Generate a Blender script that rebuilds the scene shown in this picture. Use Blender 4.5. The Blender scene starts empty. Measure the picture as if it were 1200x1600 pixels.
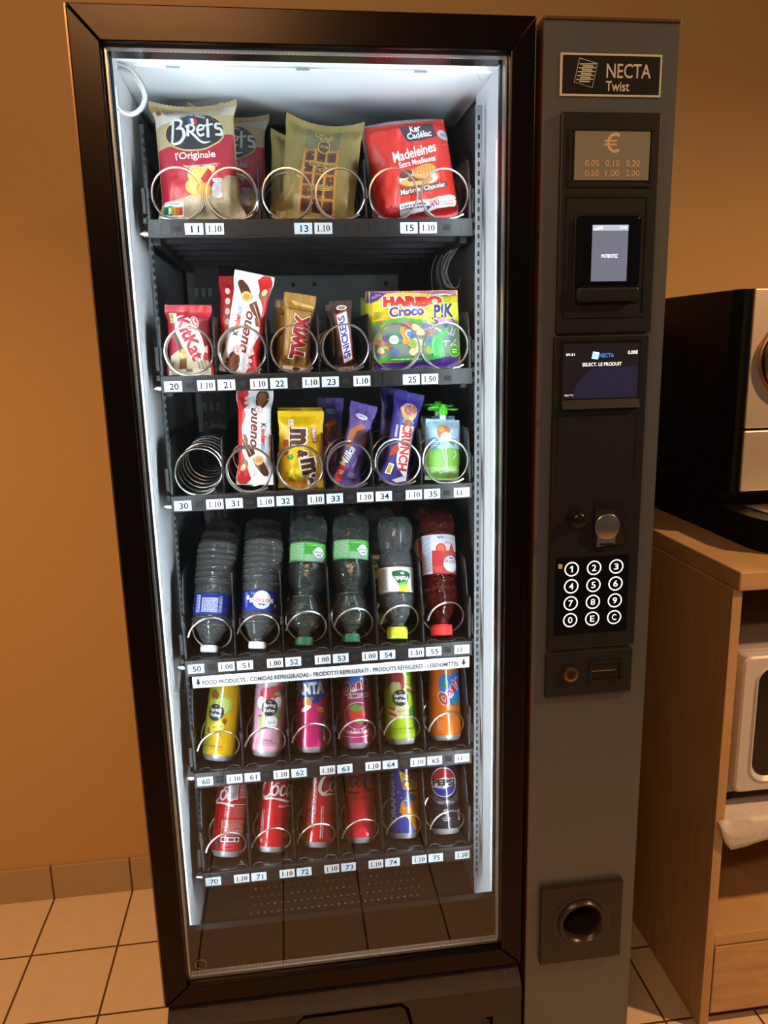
import bpy, bmesh, math, random
from mathutils import Vector, Matrix, noise
from mathutils.geometry import tessellate_polygon
random.seed(7)
SC = bpy.context.scene
COL = SC.collection
R = math.radians

# ------------------------------------------------------------------ camera
cd = bpy.data.cameras.new('camera')
cam = bpy.data.objects.new('camera', cd)
COL.objects.link(cam)
yaw, pit, rol, FPX = 0.12545128, -0.21613007, -0.02367676, 1201.598
fw = Vector((math.sin(yaw)*math.cos(pit), math.cos(yaw)*math.cos(pit), math.sin(pit)))
rt = Vector((math.cos(yaw), -math.sin(yaw), 0))
up = rt.cross(fw)
r2 = rt*math.cos(rol) + up*math.sin(rol)
u2 = -rt*math.sin(rol) + up*math.cos(rol)
m = Matrix((r2, u2, -fw)).transposed().to_4x4()
m.translation = Vector((0.22206, -1.00742, 1.44573))
cam.matrix_world = m
cd.sensor_fit = 'VERTICAL'
cd.sensor_height = 36.0
cd.lens = FPX/1600*36.0
cd.clip_start = 0.05
SC.camera = cam

# ------------------------------------------------------------------ colour management, world, lamps
vs = SC.view_settings
SC.display_settings.display_device = 'sRGB'
vs.view_transform = 'Standard'; vs.look = 'None'; vs.gamma = 1.0; vs.exposure = 0.0
vs.use_curve_mapping = False
SC.cycles.max_bounces = 14
SC.cycles.transmission_bounces = 12
SC.cycles.transparent_max_bounces = 16
SC.cycles.glossy_bounces = 6
SC.cycles.caustics_refractive = False
SC.cycles.caustics_reflective = False
SC.cycles.use_denoising = True
SC.cycles.sample_clamp_indirect = 8.0
wd_ = bpy.data.worlds.new('world'); SC.world = wd_
wd_.use_nodes = True
bg = wd_.node_tree.nodes['Background']
bg.inputs[0].default_value = (0.86, 0.95, 1.0, 1)
bg.inputs[1].default_value = 0.06

def lamp(name, kind, loc, target, energy, color, **kw):
    l = bpy.data.lights.new(name, kind); l.energy = energy; l.color = color
    for k, v in kw.items(): setattr(l, k, v)
    o = bpy.data.objects.new(name, l); COL.objects.link(o)
    o.location = loc
    o.rotation_euler = (Vector(target)-Vector(loc)).to_track_quat('-Z', 'Y').to_euler()
    return o
WARM = (1.0, 0.56, 0.24)
lamp('downlight_left', 'SPOT', (-0.75, -0.35, 2.6), (-0.62, 0.25, 0.0), 104.0, WARM, spot_size=R(92), spot_blend=1.0, shadow_soft_size=.06)
lamp('ceiling_light_left', 'AREA', (-0.22, -0.62, 2.62), (-0.40, 0.6, 0.8), 6.0, WARM, size=0.3)
lamp('ceiling_panel_front', 'AREA', (-0.12, -1.75, 2.555), (-0.05, -0.6, 1.3), 19.0, WARM, shape='RECTANGLE', size=0.70, size_y=0.14)
lamp('downlight_right', 'SPOT', (2.6, -0.70, 2.6), (1.35, 0.1, 0.3), 250.0, WARM, spot_size=R(94), spot_blend=1.0, shadow_soft_size=.06)
LED = 160.0        # strength of the light strips inside the machine door

# ------------------------------------------------------------------ materials
def lin(h):
    h = h.lstrip('#'); c = [int(h[i:i+2], 16)/255 for i in (0, 2, 4)]
    return tuple(x/12.92 if x <= .04045 else ((x+.055)/1.055)**2.4 for x in c)
MATS = {}
def M(hexc, rough=.45, metal=0.0, coat=0.0, bump=0.0, bscale=60.0, emit=0.0, var=0.0, trans=0.0, ior=1.45, spec=.5, aniso=0.0):
    key = (hexc, rough, metal, coat, bump, bscale, emit, var, trans, ior, spec, aniso)
    if key in MATS: return MATS[key]
    mt = bpy.data.materials.new('mat_' + hexc.strip('#') + ('_%d' % len(MATS)))
    mt.use_nodes = True
    nt = mt.node_tree; b = nt.nodes['Principled BSDF']
    c = lin(hexc) + (1,)
    b.inputs['Base Color'].default_value = c
    b.inputs['Roughness'].default_value = rough
    b.inputs['Metallic'].default_value = metal
    b.inputs['IOR'].default_value = ior
    b.inputs['Specular IOR Level'].default_value = spec
    if coat: b.inputs['Coat Weight'].default_value = coat; b.inputs['Coat Roughness'].default_value = .04
    if trans: b.inputs['Transmission Weight'].default_value = trans
    if aniso: b.inputs['Anisotropic'].default_value = aniso
    if emit:
        b.inputs['Emission Color'].default_value = c; b.inputs['Emission Strength'].default_value = emit
    if bump or var:
        tc = nt.nodes.new('ShaderNodeTexCoord'); nz = nt.nodes.new('ShaderNodeTexNoise')
        nz.inputs['Scale'].default_value = bscale; nz.inputs['Detail'].default_value = 3.0
        nt.links.new(tc.outputs['Object'], nz.inputs['Vector'])
        if bump:
            bp = nt.nodes.new('ShaderNodeBump'); bp.inputs['Strength'].default_value = bump; bp.inputs['Distance'].default_value = .004
            nt.links.new(nz.outputs['Fac'], bp.inputs['Height']); nt.links.new(bp.outputs['Normal'], b.inputs['Normal'])
        if var:
            hsv = nt.nodes.new('ShaderNodeHueSaturation'); mr = nt.nodes.new('ShaderNodeMapRange')
            mr.inputs['To Min'].default_value = 1-var; mr.inputs['To Max'].default_value = 1+var
            nt.links.new(nz.outputs['Fac'], mr.inputs['Value']); nt.links.new(mr.outputs['Result'], hsv.inputs['Value'])
            hsv.inputs['Color'].default_value = c; nt.links.new(hsv.outputs['Color'], b.inputs['Base Color'])
    MATS[key] = mt
    return mt
def foil(h): return M(h, rough=.40, coat=.12, bump=.45, bscale=80.0)
def pap(h): return M(h, rough=.6, spec=.2)
def tagm(h): return M(h, rough=.8, spec=.04)
def can(h): return M(h, rough=.30, metal=.2, coat=1.0)
def glow(h, s): return M(h, rough=.5, emit=s)
BLACKPL = M('#23201f', rough=.36, bump=.05, bscale=400)
STEEL = M('#d6d2cc', rough=.30, metal=1.0)

def wood(name, h1, h2, scale=(1, 1, 1), rough=.45):
    mt = bpy.data.materials.new(name); mt.use_nodes = True
    nt = mt.node_tree; b = nt.nodes['Principled BSDF']; b.inputs['Roughness'].default_value = rough
    tc = nt.nodes.new('ShaderNodeTexCoord'); mp = nt.nodes.new('ShaderNodeMapping'); mp.inputs['Scale'].default_value = scale
    nz = nt.nodes.new('ShaderNodeTexNoise'); nz.inputs['Scale'].default_value = 6; nz.inputs['Detail'].default_value = 6; nz.inputs['Distortion'].default_value = .6
    cr = nt.nodes.new('ShaderNodeValToRGB')
    cr.color_ramp.elements[0].position = .3; cr.color_ramp.elements[1].position = .7
    cr.color_ramp.elements[0].color = lin(h1)+(1,); cr.color_ramp.elements[1].color = lin(h2)+(1,)
    L = nt.links.new
    L(tc.outputs['Object'], mp.inputs['Vector']); L(mp.outputs['Vector'], nz.inputs['Vector']); L(nz.outputs['Fac'], cr.inputs['Fac']); L(cr.outputs['Color'], b.inputs['Base Color'])
    return mt

# ------------------------------------------------------------------ mesh collecting helpers
class MB:
    """collects shapes as one mesh"""
    def __init__(s): s.v = []; s.f = []; s.m = []; s.mats = []
    def mi(s, mat):
        if mat not in s.mats: s.mats.append(mat)
        return s.mats.index(mat)
    def add(s, vs_, fs, mat):
        o = len(s.v); k = s.mi(mat)
        s.v += [tuple(p) for p in vs_]
        for f in fs: s.f.append(tuple(i+o for i in f)); s.m.append(k)
        return s
    def box(s, x0, x1, y0, y1, z0, z1, mat, bev=0.0, seg=2):
        if bev > 0:
            bm = bmesh.new(); bmesh.ops.create_cube(bm, size=1)
            for v in bm.verts: v.co = Vector(((x0+x1)/2+v.co.x*(x1-x0), (y0+y1)/2+v.co.y*(y1-y0), (z0+z1)/2+v.co.z*(z1-z0)))
            bmesh.ops.bevel(bm, geom=bm.edges[:], offset=bev, segments=seg, affect='EDGES', profile=.5)
            bm.verts.index_update()
            s.add([v.co[:] for v in bm.verts], [[v.index for v in f.verts] for f in bm.faces], mat); bm.free()
            return s
        P = [(x, y, z) for z in (z0, z1) for y in (y0, y1) for x in (x0, x1)]
        return s.add(P, [(0, 2, 3, 1), (4, 5, 7, 6), (0, 1, 5, 4), (2, 6, 7, 3), (0, 4, 6, 2), (1, 3, 7, 5)], mat)
    def prism(s, pts, axis, a, b, mat):
        """polygon pts (2D) extruded along axis from a to b; axis x: pts=(y,z), y: (x,z), z: (x,y)"""
        def P(p, t): return {'x': (t, p[0], p[1]), 'y': (p[0], t, p[1]), 'z': (p[0], p[1], t)}[axis]
        n = len(pts); V = [P(p, a) for p in pts]+[P(p, b) for p in pts]
        F = [(i, (i+1) % n, n+(i+1) % n, n+i) for i in range(n)]
        for t in tessellate_polygon([[Vector((p[0], p[1], 0)) for p in pts]]): F += [tuple(t), tuple(n+i for i in reversed(t))]
        return s.add(V, F, mat)
    def tube(s, pts, r, mat, n=8, closed=False, cap=True):
        pts = [Vector(p) for p in pts]; k = len(pts); V = []; F = []
        prev = None
        for i, p in enumerate(pts):
            a = pts[(i-1) % k] if (closed or i > 0) else pts[0]; b = pts[(i+1) % k] if (closed or i < k-1) else pts[-1]
            t = (b-a).normalized()
            if prev is None:
                ref = Vector((0, 0, 1)) if abs(t.z) < .9 else Vector((1, 0, 0)); nn = (ref-t*ref.dot(t)).normalized()
            else: nn = (prev-t*prev.dot(t)).normalized()
            prev = nn; bb = t.cross(nn)
            rr = r(i/(k-1)) if callable(r) else r
            for j in range(n):
                an = 2*math.pi*j/n; V.append(p+(nn*math.cos(an)+bb*math.sin(an))*rr)
        rng = k if closed else k-1
        for i in range(rng):
            for j in range(n):
                a = i*n+j; b = i*n+(j+1) % n; c = ((i+1) % k)*n+(j+1) % n; d = ((i+1) % k)*n+j
                F.append((a, b, c, d))
        if cap and not closed: F += [tuple(reversed(range(n))), tuple((k-1)*n+j for j in range(n))]
        return s.add(V, F, mat)
    def lathe(s, prof, c, axis, mat, n=32, cap=True):
        """prof = [(radius, along)] around axis through c"""
        c = Vector(c); V = []; F = []
        for r_, t in prof:
            for j in range(n):
                a = 2*math.pi*j/n; ca, sa = r_*math.cos(a), r_*math.sin(a)
                V.append(c+Vector({'z': (ca, sa, t), 'y': (ca, t, sa), 'x': (t, ca, sa)}[axis]))
        k = len(prof)
        for i in range(k-1):
            for j in range(n): F.append((i*n+j, i*n+(j+1) % n, (i+1)*n+(j+1) % n, (i+1)*n+j))
        if cap: F += [tuple(reversed(range(n))), tuple((k-1)*n+j for j in range(n))]
        return s.add(V, F, mat)
    def frame(s, x0, x1, z0, z1, w, y0, y1, mat, bev=0.0):
        s.box(x0, x1, y0, y1, z1-w, z1, mat, bev); s.box(x0, x1, y0, y1, z0, z0+w, mat, bev)
        s.box(x0, x0+w, y0, y1, z0+w, z1-w, mat, bev); s.box(x1-w, x1, y0, y1, z0+w, z1-w, mat, bev)
        return s
    def art(s, a, x, y, z):
        """flat art on a panel facing the viewer at (x, y, z)"""
        for vs_, fs, mat, lz in a.items:
            s.add([(x+p[0], y-lz, z+p[1]) for p in vs_], fs, mat)
        return s
    def build(s, name, parent=None, smooth=False, angle=40):
        me = bpy.data.meshes.new(name); me.from_pydata(s.v, [], s.f)
        for mt in s.mats: me.materials.append(mt)
        me.polygons.foreach_set('material_index', s.m)
        bm = bmesh.new(); bm.from_mesh(me); bmesh.ops.recalc_face_normals(bm, faces=bm.faces); bm.to_mesh(me); bm.free()
        me.polygons.foreach_set('use_smooth', [bool(smooth)]*len(me.polygons))
        if smooth: me.set_sharp_from_angle(angle=R(angle))
        me.update()
        o = bpy.data.objects.new(name, me); COL.objects.link(o)
        if parent: o.parent = parent
        return o
def empty(name, loc=(0, 0, 0), parent=None):
    o = bpy.data.objects.new(name, None); COL.objects.link(o); o.location = loc; o.empty_display_size = .05
    if parent: o.parent = parent
    return o
def tag(o, label, cat, group=None):
    o['label'] = label; o['category'] = cat
    if group: o['group'] = group
    return o
def struct(o): o['kind'] = 'structure'; return o

# ------------------------------------------------------------------ flat art (printed graphics, lettering)
GL = {}
def glyphs(txt, bold, shear, res=3):
    key = (txt, round(bold, 4), shear, res)
    if key not in GL:
        c = bpy.data.curves.new('t', 'FONT'); c.body = txt; c.offset = bold; c.shear = shear; c.resolution_u = res; c.size = 1.0; c.fill_mode = 'FRONT'
        o = bpy.data.objects.new('t', c); me = bpy.data.meshes.new_from_object(o)
        GL[key] = ([(v.co.x, v.co.y) for v in me.vertices], [tuple(p.vertices) for p in me.polygons])
        bpy.data.objects.remove(o); bpy.data.meshes.remove(me); bpy.data.curves.remove(c)
    return GL[key]
def spline(pts, k=6, closed=False):
    n = len(pts); out = []
    rng = n if closed else n-1
    for i in range(rng):
        if closed: p = [pts[(i+d) % n] for d in (-1, 0, 1, 2)]
        else: p = [pts[max(0, i-1)], pts[i], pts[i+1], pts[min(n-1, i+2)]]
        for j in range(k):
            t = j/k
            out.append(tuple(.5*(2*p[1][d]+(p[2][d]-p[0][d])*t+(2*p[0][d]-5*p[1][d]+4*p[2][d]-p[3][d])*t*t+(3*p[1][d]-p[0][d]-3*p[2][d]+p[3][d])*t**3) for d in range(len(pts[0]))))
    if not closed: out.append(tuple(pts[-1]))
    return out
class Art:
    """2D graphics; positions in units of (w, h) mm, sizes in mm; stored in metres"""
    def __init__(s, w=1.0, h=1.0, z0=.00028, dz=.00005): s.w = w; s.h = h; s.items = []; s.z = z0; s.dz = dz
    def put(s, V, F, mat):
        s.items.append(([(x/1000, y/1000) for x, y in V], F, mat, s.z)); s.z += s.dz; return s
    def P(s, p): return (p[0]*s.w, p[1]*s.h)
    def poly(s, pts, mat, smooth=0):
        if smooth: pts = spline(pts, smooth, True)
        V = [s.P(p) for p in pts]
        return s.put(V, [tuple(t) for t in tessellate_polygon([[Vector((x, y, 0)) for x, y in V]])], mat)
    def rect(s, x0, y0, x1, y1, mat): return s.put([s.P(p) for p in ((x0, y0), (x1, y0), (x1, y1), (x0, y1))], [(0, 1, 2, 3)], mat)
    def box(s, x, y, wd, ht, mat, rot=0, rr=0.0):
        cx, cy = s.P((x, y)); a, b = wd/2, ht/2; pts = []
        rr = min(rr, a, b)
        if rr > 0:
            for qx, qy, a0 in ((a-rr, b-rr, 0), (-a+rr, b-rr, 90), (-a+rr, -b+rr, 180), (a-rr, -b+rr, 270)):
                for j in range(5): t = R(a0+j*22.5); pts.append((qx+rr*math.cos(t), qy+rr*math.sin(t)))
        else: pts = [(-a, -b), (a, -b), (a, b), (-a, b)]
        c, n = math.cos(R(rot)), math.sin(R(rot))
        return s.put([(cx+p*c-q*n, cy+p*n+q*c) for p, q in pts], [tuple(range(len(pts)))], mat)
    def ell(s, x, y, rx, ry, mat, rot=0, n=28, a0=0, a1=360):
        cx, cy = s.P((x, y)); c, q = math.cos(R(rot)), math.sin(R(rot)); pts = []
        k = n if a1-a0 >= 360 else n+1
        for j in range(k):
            t = R(a0+(a1-a0)*j/n); p, r_ = rx*math.cos(t), ry*math.sin(t); pts.append((cx+p*c-r_*q, cy+p*q+r_*c))
        return s.put(pts, [tuple(range(len(pts)))], mat)
    def ring(s, x, y, r0, r1, mat, n=32, sy=1.0, a0=0, a1=360):
        cx, cy = s.P((x, y)); V = []; k = n+1
        for j in range(k):
            t = R(a0+(a1-a0)*j/n); V += [(cx+r0*math.cos(t), cy+r0*math.sin(t)*sy), (cx+r1*math.cos(t), cy+r1*math.sin(t)*sy)]
        return s.put(V, [(2*j, 2*j+1, 2*j+3, 2*j+2) for j in range(n)], mat)
    def line(s, pts, wid, mat, smooth=5, closed=False):
        """stroke of width wid (a number, or one per point) in mm"""
        n = len(pts); ws = wid if isinstance(wid, (list, tuple)) else [wid]*n
        q = [s.P(p)+(w_,) for p, w_ in zip(pts, ws)]
        if smooth and n > 2: q = spline(q, smooth, closed)
        if closed: q.append(q[0])
        V = []; k = len(q)
        for i in range(k):
            a = q[max(0, i-1)]; b = q[min(k-1, i+1)]; dx, dy = b[0]-a[0], b[1]-a[1]; l = math.hypot(dx, dy) or 1
            h = max(q[i][2], .05)/2; V += [(q[i][0]-dy/l*h, q[i][1]+dx/l*h), (q[i][0]+dy/l*h, q[i][1]-dx/l*h)]
        return s.put(V, [(2*j, 2*j+1, 2*j+3, 2*j+2) for j in range(k-1)], mat)
    def text(s, txt, x, y, wd, ht, mat, rot=0, bold=.0, shear=0.0, out=None, res=3):
        """lettering fitted in a wd x ht mm box centred at (x, y)"""
        V, F = glyphs(txt, bold, shear, res)
        if not V: return s
        xs = [p[0] for p in V]; ys = [p[1] for p in V]
        x0, x1, y0, y1 = min(xs), max(xs), min(ys), max(ys)
        kx = wd/(x1-x0) if wd else ht/(y1-y0); ky = ht/(y1-y0) if ht else kx
        cx, cy = s.P((x, y)); c, n = math.cos(R(rot)), math.sin(R(rot))
        def T(L):
            o = []
            for px, py in L:
                a, b = (px-(x0+x1)/2)*kx, (py-(y0+y1)/2)*ky; o.append((cx+a*c-b*n, cy+a*n+b*c))
            return o
        for om, mm in (out or []):
            W, G = glyphs(txt, bold+mm/((kx+ky)/2), shear, res); s.put(T(W), G, om)
        return s.put(T(V), F, mat)
    def arc(s, txt, x, y, rad, a_mid, span, ht, mat, bold=.0, flip=1, sy=1.0):
        n = len(txt)
        for i, ch in enumerate(txt):
            if ch == ' ': continue
            a = a_mid+flip*(span/2-span*i/max(1, n-1)); cx, cy = s.P((x, y))
            px, py = cx+rad*math.cos(R(a)), cy+rad*sy*math.sin(R(a))
            s.z -= s.dz
            s.text(ch, px/s.w, py/s.h, None, ht*(.25 if ch in '.-' else 1), mat, rot=a-90 if flip > 0 else a+90, bold=bold)
        s.z += s.dz
        return s
    def dashes(s, x0, y0, x1, y1, rows, mat, th=.5, seed=1, vert=False):
        """rows of unreadably small print"""
        rd = random.Random(seed)
        V = []; F = []
        for r_ in range(rows):
            t = (r_+.5)/rows; p = 0.0
            while p < .98:
                l = rd.uniform(.05, .16); e = min(1, p+l)
                if vert:
                    X = (x0+(x1-x0)*t)*s.w; A = (y0+(y1-y0)*p)*s.h; B = (y0+(y1-y0)*e)*s.h; q = [(X-th/2, A), (X+th/2, A), (X+th/2, B), (X-th/2, B)]
                else:
                    Y = (y0+(y1-y0)*t)*s.h; A = (x0+(x1-x0)*p)*s.w; B = (x0+(x1-x0)*e)*s.w; q = [(A, Y-th/2), (B, Y-th/2), (B, Y+th/2), (A, Y+th/2)]
                o = len(V); V += q; F.append((o, o+1, o+2, o+3)); p = e+rd.uniform(.015, .04)
        return s.put(V, F, mat)

def wrap_mesh(name, base, art, warp, xs, ys, parent=None):
    """one mesh: base = (verts, normals, faces, mats) plus art cut along xs/ys and laid on warp(x, y) -> (point, normal)"""
    V = list(base[0]); N = list(base[1]); F = list(base[2]); mats = []; MI = []
    def mi(mt):
        if mt not in mats: mats.append(mt)
        return mats.index(mt)
    MI += [mi(mt) for mt in base[3]]
    if art and art.items:
        bm = bmesh.new()
        for vs_, fs, mt, lz in art.items:
            k = mi(mt); bv = [bm.verts.new((x, y, lz)) for x, y in vs_]
            for f in fs:
                try: bm.faces.new([bv[i] for i in f]).material_index = k
                except ValueError: pass
        for L, no in ((xs, (1, 0, 0)), (ys, (0, 1, 0))):
            for i, t in enumerate(L):
                g = bm.verts[:]+bm.edges[:]+bm.faces[:]
                bmesh.ops.bisect_plane(bm, geom=g, dist=1e-7, plane_co=Vector(no)*t, plane_no=no, clear_outer=(i == len(L)-1), clear_inner=(i == 0))
        bm.verts.index_update(); o = len(V)
        for v in bm.verts:
            p, n = warp(v.co.x, v.co.y); V.append(tuple(Vector(p)+Vector(n)*v.co.z)); N.append(tuple(n))
        for f in bm.faces:
            idx = [v.index+o for v in f.verts]
            # face the same way as the surface
            a, b, c = (Vector(V[i]) for i in idx[:3])
            if (b-a).cross(c-a).dot(Vector(N[idx[0]])) < 0: idx.reverse()
            F.append(tuple(idx)); MI.append(f.material_index)
        bm.free()
    me = bpy.data.meshes.new(name); me.from_pydata(V, [], F)
    for mt in mats: me.materials.append(mt)
    me.polygons.foreach_set('material_index', MI)
    me.polygons.foreach_set('use_smooth', [True]*len(me.polygons))
    me.update()
    me.normals_split_custom_set_from_vertices(N)
    o = bpy.data.objects.new(name, me); COL.objects.link(o)
    if parent: o.parent = parent
    return o

def frange(a, b, step):
    n = max(1, int(math.ceil((b-a)/step))); return [a+(b-a)*i/n for i in range(n+1)]
# ================================================================== the room
def tiles_mat(name, tile, grout, size, gap, off, axes):
    mt = bpy.data.materials.new(name); mt.use_nodes = True
    nt = mt.node_tree; b = nt.nodes['Principled BSDF']; L = nt.links.new
    tc = nt.nodes.new('ShaderNodeTexCoord'); sp = nt.nodes.new('ShaderNodeSeparateXYZ'); L(tc.outputs['Object'], sp.inputs[0])
    def math_(op, a, bb=None):
        n = nt.nodes.new('ShaderNodeMath'); n.operation = op
        for i, x in enumerate((a, bb)):
            if x is None: continue
            if hasattr(x, 'node'): L(x, n.inputs[i])
            else: n.inputs[i].default_value = x
        return n.outputs[0]
    masks = []
    for ax, o in zip(axes, off):
        t = math_('DIVIDE', math_('SUBTRACT', sp.outputs[ax], o), size)
        f = math_('ABSOLUTE', math_('SUBTRACT', math_('FRACT', math_('ADD', t, 1000.5)), .5))
        masks.append(math_('LESS_THAN', f, gap/size/2))
    msk = masks[0] if len(masks) == 1 else math_('MAXIMUM', masks[0], masks[1])
    nz = nt.nodes.new('ShaderNodeTexNoise'); nz.inputs['Scale'].default_value = 22; nz.inputs['Detail'].default_value = 8; nz.inputs['Roughness'].default_value = .7
    L(tc.outputs['Object'], nz.inputs['Vector'])
    cr = nt.nodes.new('ShaderNodeMix'); cr.data_type = 'RGBA'
    c = lin(tile); cr.inputs['A'].default_value = tuple(x*.88 for x in c)+(1,); cr.inputs['B'].default_value = tuple(min(1, x*1.1) for x in c)+(1,)
    L(nz.outputs['Fac'], cr.inputs['Factor'])
    mx = nt.nodes.new('ShaderNodeMix'); mx.data_type = 'RGBA'
    L(msk, mx.inputs['Factor']); L(cr.outputs['Result'], mx.inputs['A']); mx.inputs['B'].default_value = lin(grout)+(1,)
    L(mx.outputs['Result'], b.inputs['Base Color'])
    b.inputs['Roughness'].default_value = .42
    bp = nt.nodes.new('ShaderNodeBump'); bp.inputs['Strength'].default_value = .5; bp.inputs['Distance'].default_value = .002
    L(math_('SUBTRACT', 1.0, msk), bp.inputs['Height']); L(bp.outputs['Normal'], b.inputs['Normal'])
    return mt
TILE = tiles_mat('floor_tiles', '#e4caab', '#5a3a22', .2045, .0050, (-.459, .907), (0, 1))
SKIRT = tiles_mat('skirting_tiles', '#b39878', '#5a3a22', .2045, .0050, (-.459,), (0,))
def wall_mat():
    mt = M('#c79e66', rough=.7, bump=.12, bscale=260)
    return mt
WALL = wall_mat()
struct(MB().box(-2.4, 3.2, -3.2, .99, -.05, 0, TILE).build('floor'))
struct(MB().box(-2.4, 3.2, .91, .99, 0, 2.75, WALL).build('wall_back'))
struct(MB().box(-2.45, -2.4, -3.2, .99, 0, 2.75, WALL).build('wall_left'))
struct(MB().box(-2.4, .735, .902, .91, .0, .098, SKIRT, .0015).build('baseboard_back'))

# ================================================================== vending machine shell
VM = empty('vending_machine', (0, 0, 0))
tag(VM, 'tall black vending machine with lit shelves behind glass, standing against the orange wall', 'vending machine')
FRAME = FRAMEH = M('#241c16', rough=.27, metal=.85)
CABM = M('#1d1917', rough=.4)
PANEL = M('#666a70', rough=.42, metal=.55)
WHITE = M('#e6ebee', rough=.35)
GREY = M('#8f9294', rough=.4, metal=.3)
DARK = M('#1b1716', rough=.5)
GALV = M('#8b8a88', rough=.45, metal=.5, var=.12, bscale=40)
b = MB()
b.box(.0, .018, .062, .86, .02, 1.828, CABM); b.box(.541, .735, .062, .86, .02, 1.828, CABM)
b.box(.018, .541, .062, .86, 1.815, 1.828, CABM); b.box(.018, .541, .80, .86, .02, 1.815, CABM); b.box(.018, .541, .062, .80, .02, .06, CABM)
for lx in (.05, .68):
    for ly in (.12, .8): b.lathe([(.02, 0), (.02, .02)], (lx, ly, 0), 'z', CABM, 16)
b.build('cabinet_body', VM)
# white lining of the lit chamber, darker panels further in
MB().box(.018, .0245, .062, .300, .42, 1.812, WHITE).box(.0235, .0285, .118, .122, .42, 1.78, WHITE, .001).box(.0235, .0285, .130, .133, .42, 1.78, WHITE, .001).build('side_lining', VM)
MB().box(.5355, .541, .062, .240, .42, 1.812, WHITE).box(.533, .5365, .118, .124, .42, 1.72, WHITE, .001).build('side_lining', VM)
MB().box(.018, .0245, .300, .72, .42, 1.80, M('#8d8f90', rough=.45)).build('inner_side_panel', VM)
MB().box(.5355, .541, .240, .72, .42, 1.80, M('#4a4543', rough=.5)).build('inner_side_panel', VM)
MB().box(.018, .541, .062, .72, 1.8085, 1.815, WHITE).box(.03, .53, .128, .134, 1.806, 1.809, M('#ffffff', rough=.3), .001).build('ceiling_lining', VM)
MB().box(.0245, .5355, .40, .72, 1.8045, 1.8085, M('#4a4848', rough=.5), .002).build('rear_ceiling_shade', VM)  # added dark liner; the rear ceiling's shade is put into its colour
for sx in (.075, .235, .275, .475): MB().lathe([(.006, 0), (.0055, .0015), (.003, .002)], (sx, .08, 1.8062), 'z', M('#7d8285', rough=.3, metal=.8), 14).build('ceiling_screw', VM)
for sx in (.10, .27, .43): MB().box(sx-.009, sx+.009, .126, .129, 1.8045, 1.8062, M('#9aa0a3', rough=.4)).build('ceiling_clip', VM)
MB().box(.018, .541, .72, .74, .42, 1.812, M('#2b2726', rough=.5)).build('back_panel', VM)
o = MB().box(.118, .482, .712, .72, 1.47, 1.592, GALV, .002)
o.box(.118, .482, .706, .72, 1.50, 1.505, GALV, .001)
for sx in (.155, .255, .30, .455): o.lathe([(.004, .708), (.004, .712)], (sx, 0, 1.572), 'y', M('#15120f', rough=.5), 12)
o.build('back_plate', VM)
o = MB().box(.032, .10, .712, .72, .5, 1.66, M('#5d5a58', rough=.5, metal=.3), .002)
for k in range(26):
    zz = .55+k*.04
    for sx in (.052, .066, .08): o.box(sx-.004, sx+.004, .709, .713, zz, zz+.018, M('#a8a6a2', rough=.5))
o.build('slotted_plate', VM)
# perforated rails at the right and left
def rail(x0, x1, y, col):
    o = MB().box(x0, x1, y, y+.003, .50, 1.78, M(col, rough=.4, metal=.5))
    for k in range(100):
        zz = .512+k*.0126
        o.box(x0+.0035, x0+.0065, y-.0015, y+.0005, zz, zz+.0068, M('#151312', rough=.6))
    return o.build('slotted_rail', VM)
rail(.5195, .5300, .180, '#77797a')
rail(.0245, .0310, .300, '#77797a')
# chute floor with raised dots
o = MB().box(.0245, .5355, .06, .72, .405, .42, M('#2a2320', rough=.32), .0)
DOT = M('#6a625c', rough=.35)
for i in range(26):
    for j in range(9):
        o.lathe([(.0022, 0), (.0014, .0009)], (.115+i*.0125+(j % 2)*.006, .16+j*.022, .4202), 'z', DOT, 6)
o.build('chute_floor', VM)
# door: mitred frame, glass, spacer, masks, light strips
X0, X1, ZB, ZT = 0.0, .5509, .4762, 1.83
a0, a1, c0, c1 = .0349, .5184, .5078, 1.791
o = MB()
def member(p, mat=FRAME):
    o.prism(p, 'y', 0.0, .058, mat)
g = .0004
member([(X0, ZT), (X1, ZT), (a1, c1), (a0, c1)], FRAMEH)
member([(X0, ZT-g*2), (a0-g, c1-g), (a0-g, c0+g), (X0, ZB+g*2)])
member([(X1, ZT-g*2), (a1+g, c1-g), (a1+g, c0+g), (X1, ZB+g*2)])
member([(X0, ZB), (a0, c0), (a1, c0), (X1, ZB)], FRAMEH)
fr = o.build('door_frame', VM)
md = fr.modifiers.new('bevel', 'BEVEL'); md.width = .0016; md.segments = 2; md.limit_method = 'ANGLE'
EDGE = M('#8a6a48', rough=.3, metal=.8)
MB().box(-.0022, -.0003, .003, .058, ZB, ZT, EDGE).build('door_edge_glint', VM)  # added strip, coloured as the warm reflection along the frame's outer edge
MB().box(.5512, .5588, .03, .06, .1, 1.826, M('#070606', rough=.6)).build('door_gap_seal', VM)
gm = bpy.data.materials.new('window_glass'); gm.use_nodes = True
nt = gm.node_tree; nt.nodes.clear()
out = nt.nodes.new('ShaderNodeOutputMaterial'); mix = nt.nodes.new('ShaderNodeMixShader'); tr = nt.nodes.new('ShaderNodeBsdfTransparent'); gl = nt.nodes.new('ShaderNodeBsdfGlossy')
gl.inputs['Roughness'].default_value = .0
fz = nt.nodes.new('ShaderNodeFresnel'); ge = nt.nodes.new('ShaderNodeNewGeometry'); mr = nt.nodes.new('ShaderNodeMapRange')
mr.inputs['To Min'].default_value = 1.5; mr.inputs['To Max'].default_value = 1/1.5
nt.links.new(ge.outputs['Backfacing'], mr.inputs['Value']); nt.links.new(mr.outputs['Result'], fz.inputs['IOR'])
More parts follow.
